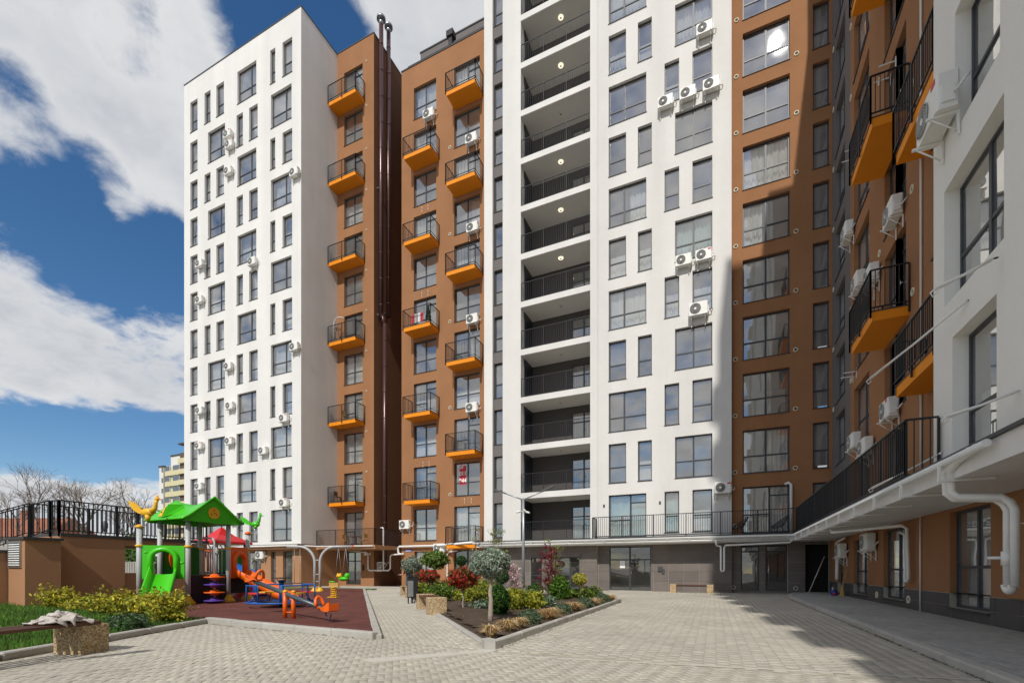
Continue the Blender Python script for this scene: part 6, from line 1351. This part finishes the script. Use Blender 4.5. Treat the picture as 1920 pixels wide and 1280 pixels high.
def bare_tree(x, y, H, seed, label):
    t = thing('bare_tree', label, 'tree', (x, y, 0), 0, 'bare trees behind the walkway'); g = random.Random(seed); b = MB(); tw = MB(); cnt = [0]
    def grow(p, d, l, r, lev):
        q = p+d*l; m_ = p.lerp(q, .5)+Vector((g.uniform(-1, 1), g.uniform(-1, 1), 0))*l*.05; (b if lev < 2 else tw).tube([p, m_, q], [r, r*.85, r*.68], 6 if lev < 2 else 3, cap=False)
        if lev >= 7: return
        for i in range(2 if lev < 1 else 3 if g.random() < .55 else 2):
            ax = Vector((g.gauss(0, 1), g.gauss(0, 1), g.gauss(0, .5))); nd = (d+ax*.42+Vector((0, 0, .10))).normalized(); grow(p.lerp(q, g.uniform(.7, 1)), nd, l*g.uniform(.62, .82), r*.62, lev+1)
    grow(Vector((0, 0, 0)), Vector((g.uniform(-.05, .05), 0, 1)), H*.24, H*.012, 0); grow(Vector((0, 0, H*.18)), Vector((.35, -.1, 1)).normalized(), H*.2, H*.008, 1)
    lpart('trunk', b, 'twig', t); lpart('crown', tw, 'twig', t)
bare_tree(-51, 18.5, 12.6, 3, 'bare branched tree at the left edge, behind the stair railing'); bare_tree(-49, 21.0, 12.2, 5, 'bare branched tree in the middle of the three, above the tiled roof'); bare_tree(-46.8, 23.4, 12.0, 9, 'bare branched tree on the right of the three, behind the walkway railing')
T = thing('distant_lamp', 'small dark lantern on a pale post far behind the walkway railing', 'lamp post', (-40.5, 18.6, 0)); lpart('post', MB().cyl((0, 0, 0), (0, 0, 4.0), .07, 8), 'concrete', T); lpart('lantern', MB().lathe([(.1, 4.0), (.2, 4.3), (.2, 4.6), (.02, 4.8)], 0, 0, 8), 'lamp_dark', T)
# a low row of trees and roofs closes the horizon at the far left
tag(link('distant_trees', leaf_mesh('distant_trees', 16000, (95, 8, 4.2), .5, GREEN+DKGREEN+[(.12, .10, .06)], 'leaf', .7, .12, 17), None, (-170, 60, 1.5)), 'far low line of trees on the horizon', None, None, 'stuff')

# ------------------------------------------------------------------ small things
t = thing('broom', 'straw broom leaning on the plinth of the shaded right block', 'broom', (4.83, 24.2, .08)); lpart('handle', MB().cyl((.04, 0, .55), (.20, 0, 1.15), .018, 8), 'straw', t)
b = MB(); b.add([(-.05, -.17, 0), (-.05, .17, 0), (.06, .19, 0), (.06, -.19, 0), (.0, -.06, .42), (.0, .06, .42), (.06, .05, .42), (.06, -.05, .42), (.04, -.025, .62), (.04, .025, .62), (.07, .02, .62), (.07, -.02, .62)], [(3, 2, 1, 0)]+[(a+k, a+(k+1) % 4, a+4+(k+1) % 4, a+4+k) for a in (0, 4) for k in range(4)]+[(8, 9, 10, 11)]); lpart('bristles', b, 'straw', t)
t = thing('bucket', 'small blue bucket with a red and white cloth standing by the straw broom', 'bucket', (4.66, 24.75, .08)); lpart('pail', MB().lathe([(.11, 0), (.15, .26), (.135, .26), (.10, .02)], 0, 0, 14), 'blue_plastic', t); lpart('rag', MB().sphere((.0, -.1, .10), (.07, .06, .06), 0, 8, 5), 'red_print', t)
t = thing('leaning_pole', 'pale pole leaning in the dark doorway under the canopy corner', 'pole', (4.25, 27.75, .08)); lpart('shaft', MB().cyl((-.1, 0, 0), (.62, .25, 1.85), .02, 8), 'pvc', t)
def egg_chair(x, y, rz, label):
    t = thing('lounge_chair', label, 'chair', (x, y, 3.1), rz, 'black corded lounge chairs on the terrace'); b = MB(); n = 26; rim = []
    for k in range(n): a = 2*math.pi*k/n; rim.append(Vector((.40*math.cos(a), .36*math.sin(a), .62+.30*math.cos(a))))
    b.tube(rim, .018, 6, closed=True); c = Vector((-.04, 0, .36)); low = [c+Vector((.13*math.cos(2*math.pi*k/n), .13*math.sin(2*math.pi*k/n), .02*math.cos(2*math.pi*k/n))) for k in range(n)]; b.tube(low, .012, 6, closed=True); lpart('frame', b, 'rail_metal', t)
    w_ = MB()
    for k in range(n): w_.tube([rim[k], rim[k].lerp(low[k], .5)+Vector((0, 0, -.06)), low[k]], .008, 4)
    w_.add([tuple(v) for v in low], [tuple(range(n))]); lpart('cords', w_, 'rail_metal', t, 'stuff')
    for a in (45, 135, 225, 315): lpart('leg', MB().cyl((.1*math.cos(R(a))-.04, .1*math.sin(R(a)), .34), (.30*math.cos(R(a)), .28*math.sin(R(a)), 0), .012, 6), 'rail_metal', t)
egg_chair(1.0, 27.35, R(15), 'black corded lounge chair on the terrace, left of the glazed door'); egg_chair(2.85, 27.35, R(-10), 'black corded lounge chair on the terrace, right in front of the door leaf')
def terrace_set():
    t = thing('terrace_table', 'small wooden table with folding chairs behind the bay terrace railing', 'table', (-24.9, 26.9, 3.0)); lpart('tabletop', MB().box(-.45, .45, -.3, .3, .70, .74), 'wood', t)
    for sx_ in (-.38, .38):
        for sy_ in (-.24, .24): lpart('leg', MB().box(sx_-.02, sx_+.02, sy_-.02, sy_+.02, 0, .70), 'wood', t)
    for dx in (-.85, .85):
        c = thing('folding_chair', 'pale folding chair %s the small wooden table on the bay terrace' % ('left of' if dx < 0 else 'right of'), 'chair', (-24.9+dx, 26.9, 3.0)); lpart('seat', MB().box(-.2, .2, -.2, .2, .43, .46), 'straw', c); lpart('backrest', MB().box(-.2+(.38 if dx > 0 else 0), -.18+(.38 if dx > 0 else 0), -.2, .2, .62, .9), 'straw', c)
        for sx_ in (-.18, .18): lpart('leg', MB().box(sx_-.015, sx_+.015, -.19, -.16, 0, .9 if sx_*dx > 0 else .43).box(sx_-.015, sx_+.015, .16, .19, 0, .9 if sx_*dx > 0 else .43), 'straw', c)
terrace_set()
t = thing('potted_conifer', 'dark potted conifer on the sixth floor balcony of the brown middle block', 'potted plant', (-18.95, 27.75, 18.63)); lpart('pot', MB().lathe([(.13, 0), (.17, .28), (.15, .28)], 0, 0, 12), 'roof_tile', t)
g = np.random.default_rng(3); u = g.random(900); an = g.uniform(0, 6.28, 900); rr = .26*(1-u)**.7*(.5+.5*g.random(900)); lpart('foliage', leaf_mesh('foliage', 1, (1, 1, 1), .05, DKGREEN, 'needle', pts=np.stack([rr*np.cos(an), rr*np.sin(an), .28+u*1.15], 1), asp=.4), None, t)
for (y, lab) in ((24.6, 'bright leafy climber just inside the terrace railing of the right block'), (22.0, 'smaller leafy climber inside the terrace railing, nearer than the other one')):
    pass
for (y, s_, lab) in ((18.9, 1.0, 'leafy climber in a pot inside the right terrace railing, nearer one'), (22.0, .85, 'leafy climber in a pot inside the right terrace railing, farther one')):
    t = thing('terrace_plant', lab, 'potted plant', (3.72, y, 3.09)); lpart('pot', MB().lathe([(.1, 0), (.14, .24), (.12, .24)], 0, 0, 10), 'roof_tile', t); lpart('foliage', leaf_mesh('foliage', 420, (.16, .2, .45*s_), .045, GREEN+LIME, 'leaf', .2, .3, 4), None, t, None, (0, 0, .72*s_))
def pole(name, label, p, q, r=.02, tip=True):
    t = thing(name, label, 'clothes pole', p); P, Q = Vector((0, 0, 0)), Vector(q)-Vector(p); lpart('rod', MB().tube([P, P.lerp(Q, .5)+Vector((0, 0, -.02)), Q], r, 8).tube([P+Vector((0, .05, -.01)), Q+Vector((0, .03, -.03))], r*.6, 6), 'pvc', t)
    if tip: lpart('wall_hook', MB().cyl(P-Vector((-.04, 0, 0)), P+Vector((.04, 0, 0)), .035, 8), 'ac_dark', t); lpart('loop', MB().tube([Q+Vector((.0, .0, 0)), Q+Vector((-.06, .04, -.05)), Q+Vector((-.02, .08, -.10)), Q+Vector((.03, .04, -.06))], r*.6, 6), 'pvc', t)
pole('clothes_pole', 'long white pole slanting down from the white wall over the lower orange balcony', (4.02, 10.85, 6.02), (3.1, 12.85, 5.55))
pole('clothes_pole', 'white pole with a torn film strip above the white pipe at the right edge', (3.91, 9.05, 3.80), (3.1, 8.95, 3.52))
pole('clothes_pole', 'pair of thin white poles below the wide window of the right white wall', (3.92, 9.75, 6.12), (3.15, 9.5, 5.72))
pole('clothes_pole', 'white pole stretching low over the terrace railing of the right block', (4.03, 11.9, 3.56), (3.2, 13.1, 3.12))
def bracket_pair(x, Y, z, label, face='Y', drop=0.0):
    t = thing('drying_bracket', label, 'wall bracket', (x, Y, z) if face == 'Y' else (x, Y, z), 0 if face == 'Y' else -math.pi/2, 'white drying brackets on the facades')
    for s_ in (-.27, .27): lpart('bracket_arm', MB().box(s_-.015, s_+.015, -.03, -.002, -.28, .12).box(s_-.012, s_+.012, -.45, -.03, -.02, .01), 'pvc', t)
for (x, z, lb) in ((-19.7, 27.75, 'white drying brackets under a ninth floor window of the brown middle block'), (-19.7, 21.5, 'white drying brackets under the seventh floor window of the brown middle block'), (-19.6, 9.05, 'white drying brackets under the third floor window of the brown middle block'), (-16.1, 6.15, 'white drying brackets below the window with the red phone poster')): bracket_pair(x, YD, z, lb)
for (y, z, lb) in ((23.0, 18.2, 'upper white drying brackets beside the grey strip of the right block'), (23.2, 9.3, 'lower white drying brackets beside the grey strip of the right block'), (18.6, 17.3, 'white drying brackets above the upper orange balcony of the right block')): bracket_pair(XR-.002, y, z, lb, 'X')

def balcony_chair(x, y, z, label, m):
    c = thing('folding_chair', label, 'chair', (x, y, z)); lpart('seat', MB().box(-.2, .2, -.2, .2, .43, .46), m, c); lpart('backrest', MB().box(-.2, -.17, -.2, .2, .55, .92), m, c)
    for sx_ in (-.18, .18):
        for sy_ in (-.18, .18): lpart('leg', MB().box(sx_-.015, sx_+.015, sy_-.015, sy_+.015, 0, .92 if sx_ < 0 else .43), m, c)
balcony_chair(-26.4, 27.5, 12.63, 'pale folding chair on the fourth floor balcony of the brown bay', 'straw')
balcony_chair(-27.2, 27.5, 6.44, 'dark folding chair on the second floor balcony of the brown bay', 'wood')
t = thing('clothes_horse', 'dark folding clothes rack on the sixth floor balcony of the brown bay', 'clothes rack', (-27.2, 27.5, 18.83)); lpart('frame', MB().tube([(-.2, -.25, 0), (.2, -.25, 1.15)], .015, 5).tube([(.2, -.25, 0), (-.2, -.25, 1.15)], .015, 5).tube([(-.2, .25, 0), (.2, .25, 1.15)], .015, 5).tube([(.2, .25, 0), (-.2, .25, 1.15)], .015, 5), 'rail_metal', t)
for k in range(6): lpart('bar', MB().cyl((-.2+.08*k, -.25, 1.15), (-.2+.08*k, .25, 1.15), .01, 5), 'rail_metal', t)
t = thing('white_hoop', 'white bent tube standing against the wall on the sixth floor balcony of the brown bay', 'tube', (-27.3, 27.2, 18.83)); lpart('tube', MB().tube([(.0, 0, 0), (0, 0, 1.4), (.08, 0, 1.65), (.3, 0, 1.85), (.6, .1, 1.9), (.9, .2, 1.8)], .03, 8), 'pvc', t)
t = thing('laundry', 'red and white laundry hanging on the sixth floor balcony of the brown middle block', 'laundry', (-19.9, 27.7, 18.65))
for i, m in enumerate(('red_print', 'cloth', 'white_print', 'red_print')): lpart('garment', MB().box(-.45+i*.27, -.22+i*.27, -.01, .01, .35, 1.0, 0), m, t)
lpart('line', MB().cyl((-.55, 0, 1.01), (.7, 0, 1.01), .008, 5), 'pvc', t)

# ------------------------------------------------------------------ the person by the path
def person():
    V = {'pelvis': (0, 0, .90, .125), 'belly': (0, -.01, 1.04, .12), 'chest': (0, -.02, 1.24, .135), 'neck': (0, -.03, 1.42, .055), 'head0': (0, -.05, 1.50, .07), 'head1': (0, -.06, 1.60, .095), 'head2': (0, -.05, 1.68, .075),
         'hl': (-.09, 0, .86, .09), 'kl': (-.10, -.03, .48, .065), 'al': (-.10, .02, .10, .045), 'tl': (-.10, -.12, .045, .04), 'hr': (.09, 0, .86, .09), 'kr': (.10, .02, .48, .065), 'ar': (.10, .08, .10, .045), 'tr': (.10, -.06, .045, .04),
         'sl': (-.18, -.02, 1.33, .062), 'el': (-.24, -.05, 1.06, .045), 'wl': (-.40, -.16, .98, .03), 'sr': (.18, -.02, 1.33, .062), 'er': (.23, .02, 1.06, .045), 'wr': (.20, -.10, .86, .03)}
    E_ = [('pelvis', 'belly'), ('belly', 'chest'), ('chest', 'neck'), ('neck', 'head0'), ('head0', 'head1'), ('head1', 'head2'), ('pelvis', 'hl'), ('hl', 'kl'), ('kl', 'al'), ('al', 'tl'), ('pelvis', 'hr'), ('hr', 'kr'), ('kr', 'ar'), ('ar', 'tr'), ('chest', 'sl'), ('sl', 'el'), ('el', 'wl'), ('chest', 'sr'), ('sr', 'er'), ('er', 'wr')]
    names = list(V)
    for side, wn, dirv in (('l', 'wl', Vector((-.92, -.35, .0))), ('r', 'wr', Vector((-.1, -.3, -.95)))):
        wv = Vector(V[wn][:3]); dirv.normalize(); sdv = dirv.cross(Vector((0, 0, 1))).normalized(); pm = 'palm'+side; V[pm] = (*(wv+dirv*.07), .030); E_.append((wn, pm))
        for i, off in enumerate((-.03, -.01, .01, .03)):
            a = wv+dirv*.10+sdv*off; b_ = a+dirv*(.045-.004*abs(i-1)); c = b_+dirv*.03+Vector((0, 0, -.018))
            for j, pt in enumerate((a, b_, c)): V['f%s%d%d' % (side, i, j)] = (*pt, .009-.001*j)
            E_ += [(pm, 'f%s%d0' % (side, i)), ('f%s%d0' % (side, i), 'f%s%d1' % (side, i)), ('f%s%d1' % (side, i), 'f%s%d2' % (side, i))]
        a = wv+dirv*.05+sdv*.045; V['th'+side+'0'] = (*a, .010); V['th'+side+'1'] = (*(a+dirv*.035+sdv*.015), .009); E_ += [(pm, 'th'+side+'0'), ('th'+side+'0', 'th'+side+'1')]
    names = list(V); ix = {n_: i for i, n_ in enumerate(names)}
    t = thing('person', 'person in black clothes behind the farther bench, one forearm held out to the left', 'person', (-15.15, 20.35, .0), R(-12))
    me = bpy.data.meshes.new('body'); me.from_pydata([V[n_][:3] for n_ in names], [(ix[a], ix[b_]) for a, b_ in E_], []); o = lpart('body', me, None, t); sk = o.modifiers.new('skin', 'SKIN'); sk.use_smooth_shade = True
    for n_ in names: me.skin_vertices[0].data[ix[n_]].radius = (V[n_][3],)*2
    me.skin_vertices[0].data[ix['pelvis']].use_root = True
    for m_ in ('skin', 'black_cloth', 'grey_cloth'): me.materials.append(MAT[m_])
    ss = o.modifiers.new('sub', 'SUBSURF'); ss.levels = 1; ss.render_levels = 1
    dg = bpy.context.evaluated_depsgraph_get(); ev = o.evaluated_get(dg); m2 = bpy.data.meshes.new_from_object(ev); o.modifiers.clear(); o.data = m2
    m2.materials.clear()
    for m_ in ('skin', 'black_cloth', 'grey_cloth'): m2.materials.append(MAT[m_])
    for p in m2.polygons:
        c = p.center; p.use_smooth = True
        if c.z > 1.40 or (c.x < -.27) or (c.z < .84 and c.x > .14 and c.z > .6 and c.y < -.05): p.material_index = 0
        elif c.z > .92 or (abs(c.x) > .17 and c.z > .8): p.material_index = 1
        else: p.material_index = 2 if c.z > .12 else 1
    h = MB(); h.sphere((0, -.03, 1.625), (.105, .115, .125), 0, 14, 9); lpart('hair', h.xf(Matrix.Translation((0, .022, .01))), 'hair', t)
    f = MB(); f.sphere((-.035, -.148, 1.61), .010, 0, 6, 4); f.sphere((.035, -.148, 1.61), .010, 0, 6, 4); f.box(-.025, .025, -.152, -.14, 1.535, 1.543); lpart('face', f, 'hair', t)
    n_ = MB(); n_.tube([(0, -.148, 1.605), (0, -.172, 1.575), (0, -.15, 1.568)], [.008, .013, .008], 6); n_.sphere((-.093, -.05, 1.59), (.012, .022, .032), 0, 8, 5); n_.sphere((.093, -.05, 1.59), (.012, .022, .032), 0, 8, 5); lpart('nose_and_ears', n_, 'skin', t)
person()
